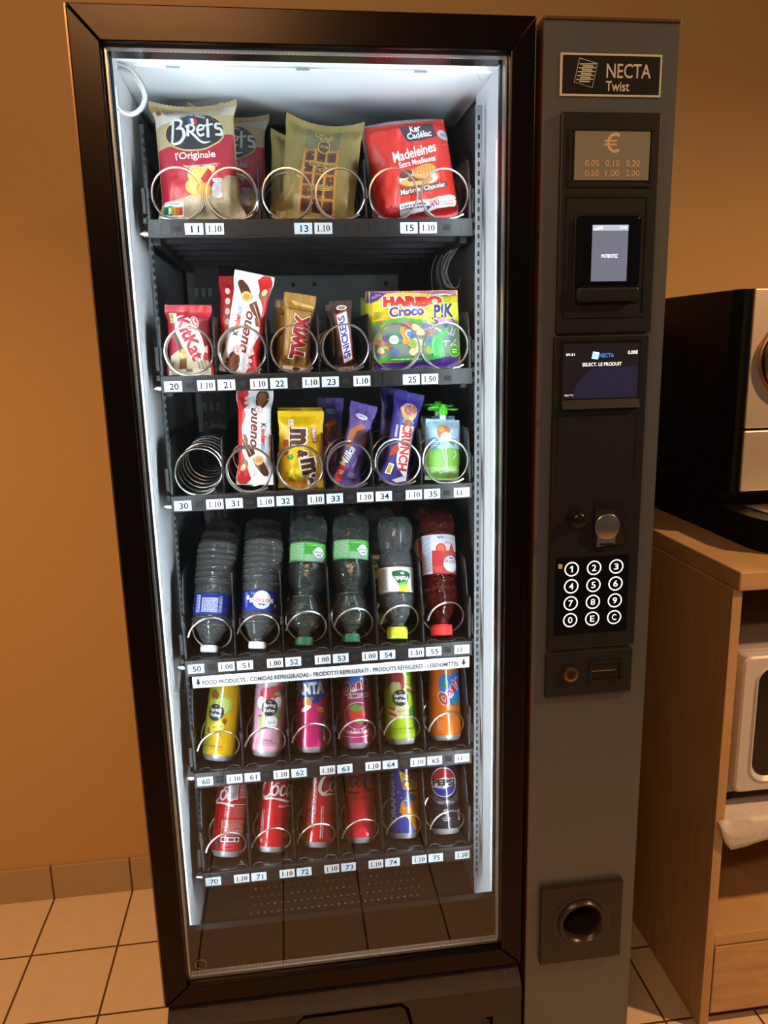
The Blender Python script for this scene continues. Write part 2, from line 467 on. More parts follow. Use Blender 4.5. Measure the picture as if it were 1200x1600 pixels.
nt.links.new(fz.outputs[0], mix.inputs[0]); nt.links.new(tr.outputs[0], mix.inputs[1]); nt.links.new(gl.outputs[0], mix.inputs[2]); nt.links.new(mix.outputs[0], out.inputs[0])
MB().box(a0-.004, a1+.004, .008, .012, c0-.004, c1+.004, gm).build('glass_pane', VM)
SP = M('#b9b7b2', rough=.3, metal=.8)
o = MB()
sx0, sx1, sz0, sz1 = .0362, .5172, .5095, 1.7915
o.box(sx0, sx1, .0125, .0245, sz1-.003, sz1, SP); o.box(sx0, sx1, .0125, .0245, sz0, sz0+.004, SP)
o.box(sx0, sx0+.0022, .0125, .0245, sz0, sz1, SP); o.box(sx1-.0018, sx1, .0125, .0245, sz0, sz1, SP)
DK = M('#2a2624', rough=.6)
DL = M('#f0efe9', rough=.4)
n = 96
for k in range(n):
    xx = sx0+.005+(sx1-sx0-.01)*k/(n-1)
    for yy in (.0148, .0222): o.box(xx-.0011, xx+.0011, yy-.0007, yy+.0007, sz0+.0038, sz0+.0043, DL)
    for yy in (.0222,): o.box(xx-.0011, xx+.0011, yy-.0007, yy+.0007, sz1-.0033, sz1-.0029, DL)
n = 240
for k in range(n):
    zz = sz0+.006+(sz1-sz0-.012)*k/(n-1)
    o.box(sx0+.0021, sx0+.0024, .0205, .0222, zz-.0012, zz+.0012, DK)
o.build('glass_spacer', VM)
# the certification ring of tiny characters etched at two glass corners
ET = M('#b9b4ad', rough=.5)
for (ex, ez) in ((.0562, .5385), (.487, 1.768)):
    q = Art(1, 1).arc('TEMPERED-TOUGHENED-GLASS-', 0, 0, 8.2, 90, 345, 1.7, ET if ez < 1 else M('#6f7376', rough=.5))
    MB().art(q, ex, .00785, ez).build('etched_mark', VM)
MASK = M('#0b0909', rough=.6, spec=.1)
o = MB()
o.box(.022, .5335, .026, .040, .478, .5815, MASK)
o.box(.022, .0392, .026, .040, .5815, 1.812, MASK); o.box(.5163, .5335, .026, .040, .5815, 1.812, MASK)
o.box(.0392, .5163, .026, .040, 1.7965, 1.812, MASK)
o.build('glass_border', VM)
LEDM = glow('#dff4ff', LED)
HOUS = M('#cfd4d6', rough=.5)
for xs_, sg in ((.0245, 1), (.5315, -1)):      # light strips facing across the chamber, turned slightly inwards
    st_ = MB().prism([(xs_, .041), (xs_+sg*.0085, .041), (xs_+sg*.0042, .066), (xs_, .066)], 'z', .50, 1.79, HOUS).build('light_strip', VM)
    MB().prism([(xs_+sg*.0086, .0414), (xs_+sg*.0089, .0414), (xs_+sg*.0046, .0656), (xs_+sg*.0043, .0656)], 'z', .505, 1.785, LEDM).build('diffuser', st_)
st_ = MB().box(.05, .50, .041, .058, 1.7995, 1.806, HOUS).build('light_strip', VM)
MB().box(.052, .498, .0415, .0575, 1.7990, 1.7995, glow('#dff4ff', LED*.24)).build('diffuser', st_)
# hose loop at the top left, wires at the right
WH = M('#8f8b88', rough=.35)
pts = spline([(.032, .12, 1.806), (.048, .118, 1.799), (.0605, .115, 1.782), (.0655, .112, 1.765), (.059, .11, 1.750), (.047, .108, 1.742), (.036, .107, 1.744), (.030, .107, 1.750)], 8)
MB().tube(pts, .0024, WH, 8).build('hose', VM, True)
pts = spline([(.031, .126, 1.803), (.047, .124, 1.796), (.0585, .121, 1.779), (.062, .118, 1.765), (.056, .116, 1.752), (.045, .114, 1.745), (.034, .112, 1.748)], 8)
MB().tube(pts, .0024, WH, 8).build('hose', VM, True)
o = MB(); rd = random.Random(3)
for k in range(9):
    a = rd.uniform(-.006, .006); c = rd.uniform(-.008, .008)
    o.tube(spline([(.524, .30+a, 1.60), (.506+a*.6, .30, 1.583+c), (.497+a, .30+a, 1.560+c), (.505+a, .31, 1.540+c*.7), (.520, .31+a, 1.533), (.526, .31, 1.545+c)], 7), .0008, WH, 5)
for k in range(5):
    a = rd.uniform(-.008, .008)
    o.tube(spline([(.50+a, .34, 1.59), (.492+a, .345, 1.565), (.498+a*1.5, .35, 1.53), (.505+a, .35, 1.50)], 6), .0008, M('#77706a', rough=.5), 5)
o.build('wire_bundle', VM, True)

# ================================================================== trays
RAILM = M('#181616', rough=.40)
PLATE = M('#191716', rough=.25, coat=.2)
LABW = tagm('#bfcad2'); INK = tagm('#0a0e16'); PRICEW = tagm('#c8c9c8')
def serif_price(a, txt, x, y, wd, ht):
    """bold roman figures"""
    ws = {'1': .5, '.': .3, '0': .62, '5': .6}; tot = sum(ws[c] for c in txt); k = wd/tot; p = x-wd/2
    for c in txt:
        w = ws[c]*k; cx = p+w/2; a.z -= a.dz*.9
        if c == '1':
            a.rect(cx-.72, y-ht/2, cx+.72, y+ht/2, INK); a.rect(cx-1.5, y-ht/2, cx+1.5, y-ht/2+.8, INK); a.poly([(cx-1.3, y+ht*.33), (cx, y+ht*.33), (cx, y+ht/2)], INK)
        elif c == '.': a.ell(cx, y-ht/2+.7, .8, .8, INK, n=10)
        elif c == '0':
            V = []
            for j in range(25):
                t = 2*math.pi*j/24; V += [(cx+.8*math.cos(t)*.40*w/2, y+.86*ht/2*math.sin(t)), (cx+w*.44*math.cos(t), y+ht/2*math.sin(t))]
            a.put(V, [(2*j, 2*j+1, 2*j+3, 2*j+2) for j in range(24)], INK)
        else: a.text('5', cx, y, w*.8, ht, INK, bold=.02)
        p += w
PIT = .078; TX0, TX1 = .0425, .5165
def coil(name, parent, cx, zc, r, y0, y1, pitch, a0, sgn, first, wr=.00165):
    """steel spiral; the first turn runs nearly flat along the front"""
    pts = []; t = 0.0; y = y0; st = 1/26
    n = 0
    while y < y1 and n < 800:
        an = R(a0)-sgn*2*math.pi*t
        rr = r*(1+.11*max(0.0, 1-t/.07)) if first > .5 else r
        pts.append((cx+rr*math.cos(an), y, zc+rr*math.sin(an)))
        k = .12 if t < first else (1.0 if t > first+.25 else .12+.88*(t-first)/.25)
        y += pitch*st*k; t += st; n += 1
    return MB().tube(pts, wr, STEEL, 6).build(name, parent, True, 60)
def number(parent, txt, x, y, z, w=26, h=15.5):
    a = Art(1, 1); a.box(0, 0, w, h, LABW, rr=1.0); a.text(txt, 1.5 if len(txt) == 2 else 0, -.3, 13.2 if '1' not in txt else 11.5, 9.6, INK, bold=.012)
    o = MB().box(x-w/2000, x+w/2000, y, y+.0008, z-h/2000, z+h/2000, LABW).art(a, x, y, z).build('number_label', parent); return o
def price(parent, txt, x, y, z, w=26, h=15.5):
    a = Art(1, 1); a.box(0, 0, w, h, PRICEW, rr=1.0)
    if txt.endswith('?'):   # last figure scratched away
        serif_price(a, txt[:3], -4.0, 0, 10, 7.6); a.poly([(4, 2), (5.5, 3.5), (5.2, 1)], INK); a.poly([(6, -3), (7, -1), (7.4, -3.4)], INK); a.poly([(8.2, 3), (9.2, 2.6), (8.8, .4)], INK); a.poly([(9.6, -1), (10.4, -3), (9.4, -3.4)], INK)
    else: serif_price(a, txt, 0, 0, 20, 9.0)
    return MB().box(x-w/2000, x+w/2000, y, y+.0008, z-h/2000, z+h/2000, PRICEW).art(a, x, y, z).build('price_label', parent)
def tray(zl, top, bot, zf, singles, doubles, drink=False, prices=None, nums=None, wedge=False):
    """zl label height, top/bot of the front rail, zf floor level"""
    t = MB(); y0 = .182
    t.box(TX0, TX1, y0, y0+.010, bot, top, RAILM, .0012)
    t.box(TX0, TX1, y0+.004, .66, zf-.010, zf, PLATE, .001)
    t.box(TX0, TX0+.003, y0+.01, .66, zf-.01, zf+(.075 if drink else .05), RAILM); t.box(TX1-.003, TX1, y0+.01, .66, zf-.01, zf+(.075 if drink else .05), RAILM)
    for k in range(5): t.box(TX0+.01, TX1-.01, .24+k*.08, .252+k*.08, zf-.024, zf-.010, RAILM)
    t.box(TX0+.001, TX0+.013, .215, .66, zf-.030, zf-.012, RAILM, .002); t.box(TX1-.013, TX1-.001, .215, .66, zf-.030, zf-.012, RAILM, .002)
    # end lugs
    for sx, dx in ((TX0, -.006), (TX1, .006)):
        t.box(min(sx, sx+dx), max(sx, sx+dx), y0+.006, y0+.03, zf+.01, zf+.045, RAILM, .001)
        t.box(min(sx, sx+dx), max(sx, sx+dx), y0+.002, y0+.03, zf-.004, zf+.004, RAILM, .001)
    for k in singles:
        cx = .0845+PIT*k
        t.box(cx-.0055, cx+.0055, y0-.0004, y0+.001, zl-.0035, zl+.0045, M('#060505', rough=.7)); t.frame(cx-.007, cx+.007, zl-.005, zl+.006, .0012, y0-.001, y0+.001, RAILM)
        # scalloped front lip of the channel
        p = [(-.034, .0), (-.03, .004), (-.018, .0045), (-.012, .0005), (.012, .0005), (.018, .0045), (.03, .004), (.034, .0)]
        if drink: t.tube(spline([(cx+x, y0+.006+q*2.2, zf+.0012) for x, q in p], 3), .0011, M('#3a3634', rough=.3), 5)
    for k in doubles:
        for s_, off in ((-1, -.0225), (1, .1005)):
            cx = .0845+PIT*k+off if s_ < 0 else .0845+PIT*k+off
            t.frame(cx-.0135, cx+.0135, zl-.0085, zl+.0085, .0014, y0-.0012, y0+.001, RAILM); t.box(cx-.0125, cx-.0008, y0-.0008, y0+.001, zl-.0075, zl+.0075, RAILM); t.box(cx+.0008, cx+.0125, y0-.0008, y0+.001, zl-.0075, zl+.0075, RAILM)
        for dx in (-.0005, .0795):
            cx = .0845+PIT*k+dx; t.box(cx-.0055, cx+.0055, y0-.0004, y0+.001, zl-.0035, zl+.0045, M('#060505', rough=.7))
    T = t.build('tray', VM)
    # rollers on the ends
    for sx in (TX0-.003, TX1+.003):
        MB().lathe([(.0045, -.006), (.0045, .006)], (sx, y0+.018, zf-.016), 'x', STEEL, 14).lathe([(.0025, -.010), (.0025, .010)], (sx, y0+.018, zf-.016), 'x', STEEL, 10).build('roller', T, True)
    # dividers
    edges = sorted(set([k for k in singles]+[k+1 for k in singles]+[k for k in doubles]+[k+2 for k in doubles]))
    for e in edges:
        x = .0455+PIT*e+(-.0005 if e == 0 else 0); x = min(max(x, TX0+.0022), TX1-.0022)
        if drink: pr = [(.190, zf), (.192, zf+.020), (.199, zf+.060), (.215, zf+.112), (.226, zf+.132), (.236, zf+.136), (.62, zf+.136), (.62, zf)]
        else: pr = [(.190, zf), (.1915, zf+.045), (.199, zf+.078), (.206, zf+.088), (.62, zf+.088), (.62, zf)]
        d = MB().prism(pr, 'x', x-.0010, x+.0010, RAILM)
        hz = zf+(.052 if drink else .035)
        d.box(x-.0024, x+.0024, .1905 if not drink else .1945, .203, hz-.004, hz+.010, RAILM, .001)
        d.build('divider', T)
    for k in singles:
        number(T, nums[k], .0603+PIT*k, y0-.0006, zl); price(T, prices[k], .1087+PIT*k, y0-.0006, zl)
    for k in doubles:
        number(T, nums[k], .1073+PIT*k, y0-.0006, zl); price(T, prices[k], .1365+PIT*k, y0-.0006, zl)
    zc = zf+.0365
    for k in singles:
        cx = .0845+PIT*k
        if drink: coil('coil', T, cx, zf+.0345, .0335, .186, .60, .072, 170, 1, .0)
        else: coil('coil', T, cx+.0015, zc+.001, .0352, .1865, .60, .034 if nums[k] == '30' else .052, -46, 1, .0 if nums[k] == '30' else .92)
    for k in doubles:
        cx = .0845+PIT*k
        coil('coil', T, cx+.002, zc, .0358, .1865, .60, .056, -128, -1, .92); coil('coil', T, cx+PIT+.001, zc, .0358, .1865, .60, .056, -46, 1, .92)
    return T
P110 = {k: '1.10' for k in range(6)}
tray(1.6118, 1.6253, 1.600, 1.6235, [], [0, 2, 4], nums={0: '11', 2: '13', 4: '15'}, prices=P110)
tray(1.3900, 1.4050, 1.3805, 1.4025, [0, 1, 2, 3], [4], nums={0: '20', 1: '21', 2: '22', 3: '23', 4: '25'}, prices={**P110, 4: '1.50'})
tray(1.2085, 1.2235, 1.1985, 1.2205, [0, 1, 2, 3, 4, 5], [], nums={k: '3%d' % k for k in range(6)}, prices={**P110, 5: '1.1?'})
T5 = tray(.9395, .9535, .9265, .9520, range(6), [], True, nums={k: '5%d' % k for k in range(6)}, prices={0: '1.00', 1: '1.00', 2: '1.00', 3: '1.00', 4: '1.50', 5: '1.5?'})
tray(.7380, .7535, .7255, .7520, range(6), [], True, nums={k: '6%d' % k for k in range(6)}, prices={**P110, 5: '1.1?'})
tray(.5467, .5625, .5345, .5610, range(6), [], True, nums={k: '7%d' % k for k in range(6)}, prices=P110)
# banner under the bottle tray
a = Art(1, 1); NV = tagm('#1c2230')
a.text('FOOD PRODUCTS - COMIDAS REFRIGERADAS - PRODOTTI REFRIGERATI - PRODUITS RÉFRIGÉRÉS - LEBENSMITTEL', -1, -.5, 424, 9.6, NV, bold=.022)
for x in (-219.5, 219):
    a.rect(x-1.6, 0, x+1.6, 5.5, NV); a.poly([(x-4, .5), (x+4, .5), (x, -5.5)], NV)
MB().box(.053, .511, .1795, .1805, .9070, .9265, tagm('#cdd1d2')).art(a, .282, .1795, .9168).build('banner', VM)

# ================================================================== dispensing door
BIN = M('#241a14', rough=.36, bump=.5, bscale=1100)
BIND = M('#0c0a09', rough=.5)
o = MB()
o.prism([(.003, .20), (.548, .20), (.548, .4705), (.003, .4705)], 'y', .012, .060, BIN)
# raised curved surround with a sloping top and the handle opening
o.prism([(.060, .4712), (.010, .4712), (-.012, .4580), (-.017, .4500), (-.017, .4475), (.060, .4475)], 'x', .003, .548, BIN)
for x0, x1 in ((.003, .186), (.376, .548)): o.prism([(-.017, .4475), (-.017, .400), (.012, .400), (.012, .4475)], 'x', x0, x1, BIN)
for sx, s_ in ((.186, 1), (.376, -1)): o.prism([(sx, .400), (sx+s_*.001, .400), (sx+s_*.008, .436), (sx+s_*.020, .4475), (sx, .4475)], 'y', -.017, .012, BIN)
o.prism([(.003, .20), (.05, .20), (.05, .400), (.003, .400)], 'y', -.017, .012, BIN)
o.prism([(.502, .20), (.548, .20), (.548, .400), (.502, .400)], 'y', -.017, .012, BIN)
ob = o.build('bin_surround', VM); md = ob.modifiers.new('bevel', 'BEVEL'); md.width = .003; md.segments = 3; md.limit_method = 'ANGLE'
MB().prism([(.19, .3965), (.196, .428), (.204, .4345), (.355, .4345), (.363, .428), (.370, .3965), (.374, .3935), (.49, .3935), (.499, .386), (.499, .21), (.053, .21), (.053, .386), (.060, .3935), (.186, .3935)], 'y', -.010, .0115, M('#1f1712', rough=.36, bump=.3, bscale=1100)).build('bin_flap', VM)
MB().box(.19, .37, .0115, .0122, .395, .447, BIND).build('handle_recess', VM)

# ================================================================== control column
o = MB()
CP = (.5594, .735)
def holed(o, x0, x1, z0, z1, y0, y1, cx, cz, r, mat, n=48):
    outer = [(x0, z0), (x1, z0), (x1, z1), (x0, z1)]; inner = [(cx+r*math.cos(2*math.pi*i/n), cz+r*math.sin(2*math.pi*i/n)) for i in range(n)]
    al = outer+inner; T = tessellate_polygon([[Vector((p[0], p[1], 0)) for p in outer], [Vector((p[0], p[1], 0)) for p in inner]])
    k = len(al); V = [(p[0], y0, p[1]) for p in al]+[(p[0], y1, p[1]) for p in al]
    F = [tuple(t) for t in T]+[tuple(k+i for i in t) for t in T]+[(i, (i+1) % 4, k+(i+1) % 4, k+i) for i in range(4)]+[(4+i, 4+(i+1) % n, k+4+(i+1) % n, k+4+i) for i in range(n)]
    o.add(V, F, mat)
HX, HZ = .6462, .5485
holed(o, CP[0], CP[1], .02, 1.826, 0, .003, HX, HZ, .0295, PANEL)
o.box(CP[0], CP[0]+.004, .003, .06, .02, 1.826, PANEL); o.box(CP[1]-.004, CP[1], .003, .06, .02, 1.826, PANEL); o.box(CP[0], CP[1], .056, .06, .02, 1.826, PANEL)
o.box(CP[0], CP[1]+.0008, -.002, .06, 1.8262, 1.830, M('#6b4f38', rough=.4, metal=.4), .0008)
o.box(CP[0]-.0008, CP[0]+.0004, -.0004, .05, .02, 1.826, M('#6e4526', rough=.4, metal=.5))  # warm highlight of the column's left edge, painted as a thin brown strip
o.build('control_column', VM)
PB = M('#161718', rough=.45, bump=.08, bscale=700); PB2 = M('#1a1b1c', rough=.4); GLOSS = M('#0a0909', rough=.12)
# brand plate
a = Art(1, 1); SIL = M('#cfcdc0', rough=.4); BK = M('#15140f', rough=.4)
a.box(0, 0, 131.5, 48.6, SIL, rr=.5); a.box(0, 0, 127, 44, BK)
a.text('NECTA', 22.5, 5, 58, 16.5, SIL, bold=.008); a.text('Twist', 8.5, -12.5, 31, 11.5, SIL, bold=.014)
q = [(-42, 18.6), (-18.5, 13), (-24.5, -14.5), (-48, -8.5)]
a.line(q+[q[0]], .7, SIL, 0)
for k in range(10):
    t = .13+k*.082; x0_ = -42-6*t; x1_ = -18.5-6*t; yy = 18.6-27*t
    if k % 2 == 0: a.line([(x0_+.8, yy-3.2), (x1_-.4, yy-2.6)], 1.15, SIL, 0)
    else: a.line([(x0_+5.5, yy-3.0), (x1_-4.5, yy-3.1)], 1.7, SIL, 0)
MB().box(.5813, .7135, -.0014, 0, 1.7405, 1.7896, SIL, .0004).art(a, .6474, -.0014, 1.7651).build('brand_plate', VM)
# payment panel
o = MB().box(.5822, .7138, -.0075, 0, 1.4523, 1.7215, PB, .002).frame(.5925, .7040, 1.6335, 1.7030, .0035, -.0090, -.0070, PB2).frame(.5915, .7030, 1.4720, 1.6250, .004, -.0085, -.0070, PB2)
pp = o.build('payment_panel', VM)
a = Art(1, 1); GP = M('#84857e', rough=.3); PI = M('#dcb898', rough=.5)
a.box(0, 0, 98.5, 57.5, GP, rr=.5)
a.ring(3, 15.5, 7.2, 10.6, PI, sy=1.12, a0=52, a1=308); a.rect(-11, 16.6, 5.5, 18.8, PI); a.rect(-11.6, 12.2, 5, 14.4, PI)
for i, row in enumerate((('0,05', '0,10', '0,20'), ('0,50', '1,00', '2,00'))):
    for j, s_ in enumerate(row): a.text(s_, -26.5+j*27, -9.2-i*11.8, 18.4, 8.6, PI, bold=.004)
MB().box(.6000, .6990, -.0086, -.0070, 1.6412, 1.6988, GP).art(a, .6495, -.0086, 1.6700).build('coin_plate', pp)
o = MB().box(.6025, .6930, -.0078, -.0060, 1.4900, 1.6015, BIND, .002)
o.box(.6055, .6900, -.0135, -.0070, 1.5120, 1.5985, GLOSS, .004, 3); o.box(.6060, .6895, -.0175, -.0070, 1.4925, 1.5100, PB2, .003, 3); o.box(.6050, .6900, -.0150, -.007, 1.5105, 1.5135, GLOSS, .001)
cr_ = o.build('card_reader', pp)
a = Art(1, 1); SCR = glow('#6b7b9c', .52); BAR = glow('#a7bcdc', .8); SW = glow('#f4f8ff', 1.2)
a.rect(-24, -34.5, 24, 27.5, SCR); a.rect(-24, 27.5, 24, 34.5, BAR)
a.text('PATIENTEZ', 0, -3.5, 22, 4.6, SW, bold=.01)
for x in (-22, -19.6, -17.2): a.rect(x, 29, x+1.5, 29+(x+24)*.45, SW)
a.ell(-12.5, 31, 1.8, 1.8, SW, n=10); a.text('12:41', 17, 31.2, 9, 2.6, SW)
MB().box(.6245, .6725, -.0142, -.0130, 1.5175, 1.5870, SCR).art(a, .6485, -.0142, 1.5522).build('reader_screen', cr_)
# selection panel with the display, coin slot and keypad
o = MB().box(.5800, .7125, -.0060, 0, 1.0072, 1.4498, PB, .002).frame(.5915, .7018, 1.3540, 1.4440, .0022, -.0075, -.0055, PB2).frame(.5880, .7000, 1.2480, 1.3440, .0006, -.0064, -.0055, PB2).frame(.5890, .6990, 1.0295, 1.1455, .0006, -.0064, -.0055, PB2)
o.prism([(-.0055, 1.3520), (-.0120, 1.3530), (-.0070, 1.3650), (-.0055, 1.3650)], 'x', .5920, .7010, M('#1d1c1b', rough=.45))
sp_ = o.build('selection_panel', VM)
a = Art(1, 1); DSP = glow('#12131f', .35); W2 = glow('#ffffff', 1.05); BL = glow('#2f7fe0', 1.3); DL2 = glow('#232848', .6); DSP2 = glow('#1c1c3a', .6)
a.rect(-53, -36, 53, 36, DSP)
a.poly([(-41, -36), (-34, -15), (-17, 2), (6, 9), (14, 5), (14, -36)], DSP2); a.rect(14, -36, 51, 5, DSP2)
for k in range(9): a.line([(-38+k*6, -30+k*2.1), (-18+k*4.2, -36)], .5, DL2, 0)
for k in range(10): a.line([(-20+k*4, 1+k*.6), (2+k*3, -36)], .5, DL2, 0)
a.text('NECTA', 5.5, 20.5, 20, 5.4, BL, bold=.012); a.poly([(-15.5, 16.5), (-6.5, 15.5), (-4.8, 24.5), (-13.5, 25.8)], glow('#bfe0ff', 1.3)); a.line([(-14.8, 19.5), (-6.6, 18.5)], .8, BL, 0); a.line([(-14.2, 22.4), (-6, 21.4)], .8, BL, 0)
a.text('SELECT. LE PRODUIT', -.5, 9, 55, 4.6, W2, bold=.01)
a.text('0.00€', 42, 23.8, 14, 5, W2, bold=.012); a.text('09:31', -45, 22.5, 12, 3, W2, bold=.01); a.text('03.7°C', -45.5, -31, 12, 2.4, W2)
MB().box(.5935, .7005, -.0066, -.0055, 1.3665, 1.4385, GLOSS).art(a, .6470, -.0066, 1.4025).build('display', sp_)
# reject button, coin slot
MB().lathe([(.0145, -.0065), (.0145, -.0060)], (.6175, 0, 1.2010), 'y', BIND, 24).lathe([(.0125, -.006), (.0125, -.010), (.0095, -.011), (.0090, -.020), (.0070, -.0215)], (.6175, 0, 1.2010), 'y', M('#141210', rough=.25), 24).build('return_button', sp_, True)
o = MB().prism([(.6430, 1.1560), (.6915, 1.1600), (.6900, 1.2230), (.6430, 1.2235)], 'y', -.0066, -.0058, BIND)
o.prism([(.6450, 1.1575), (.6890, 1.1610), (.6720, 1.2120), (.6450, 1.2135)], 'y', -.0085, -.0064, M('#2c2b2a', rough=.4, metal=.3))
cs = o.build('coin_slot', sp_)
o = MB().prism([(.6480, 1.1590), (.6740, 1.1620), (.6760, 1.1900), (.6480, 1.1900)], 'y', -.0105, -.0085, M('#b5b3ad', rough=.28, metal=.9))
o.lathe([(.0182, -.0105), (.0182, -.0130), (.0170, -.0138)], (.6610, 0, 1.1885), 'y', M('#a09c93', rough=.25, metal=.9), 32)
o.box(.6520, .6715, -.0116, -.0104, 1.1612, 1.1640, BIND)
o.build('coin_guide', cs, True)
# keypad
kp = MB().box(.5905, .6975, -.0068, -.0055, 1.0305, 1.1440, GLOSS).build('keypad', sp_)
MB().box(.5935, .5990, -.0076, -.0060, 1.1300, 1.1362, M('#cfc6bd', rough=.5)).build('proximity_mark', kp)
KW = glow('#ffffff', 1.25)
for i, row in enumerate(('123', '456', '789', '0EC')):
    for j, ch in enumerate(row):
        a = Art(1, 1); a.ring(0, 0, 8.9, 10.6, KW)
        if ch == '1': a.rect(-.2, -4.6, 1.6, 4.6, KW); a.poly([(-.2, 4.6), (-2.6, 2.6), (-2.6, 1.0), (-.2, 2.6)], KW)
        else: a.text(ch, 0, 0, 6.4, 9.2, KW, bold=.006)
        kx, kz = .6129+.0329*j, 1.1283-.0253*i
        MB().lathe([(.0112, -.0068), (.0112, -.0074), (.0105, -.0078)], (kx, 0, kz), 'y', GLOSS, 28).art(a, kx, -.0078, kz).build('key', kp)
# lock and note slot panel
lp = MB().box(.5790, .7110, -.0060, 0, .9330, 1.0025, PB, .002).box(.6060, .6270, -.0066, -.0058, .9530, .9830, PB2).build('lock_panel', VM)
BR = M('#8a6f4c', rough=.3, metal=.9)
MB().lathe([(.0110, -.0060), (.0110, -.0100), (.0100, -.0105)], (.6162, 0, .9690), 'y', BR, 28).lathe([(.0070, -.0105), (.0070, -.0112)], (.6162, 0, .9690), 'y', M('#5f4a30', rough=.3, metal=.9), 20).box(.6152, .6172, -.0116, -.0108, .9650, .9732, BIND).build('lock', lp, True)
MB().frame(.6450, .6955, .9530, .9850, .003, -.0078, -.0058, PB2).box(.6480, .6925, -.0064, -.0056, .9560, .9820, BIND).box(.6480, .6860, -.0076, -.0062, .9700, .9710, STEEL).build('change_opening', lp)
# cup-shaped opening low on the column
CUPM = M('#241c16', rough=.38)
o = MB(); holed(o, .5812, .7119, .4777, .6133, -.0090, -.0085, HX, HZ, .0380, CUPM); holed(o, .5805, .7125, .4770, .6140, -.0085, 0, HX, HZ, .0300, CUPM)
op = o.build('opening_plate', VM)
o = MB()
o.lathe([(.0475, -.0089), (.0475, -.0096), (.0455, -.0099), (.0390, -.0092), (.0385, -.0130), (.0365, -.0155), (.0335, -.0155), (.0305, -.0125), (.0292, -.0080), (.0285, .042)], (HX, 0, HZ), 'y', M('#2c231c', rough=.3), 48, cap=False)
o.lathe([(.0284, .0415), (.0284, .042)], (HX, 0, HZ), 'y', PANEL, 32)
o.build('opening_ring', op, True)
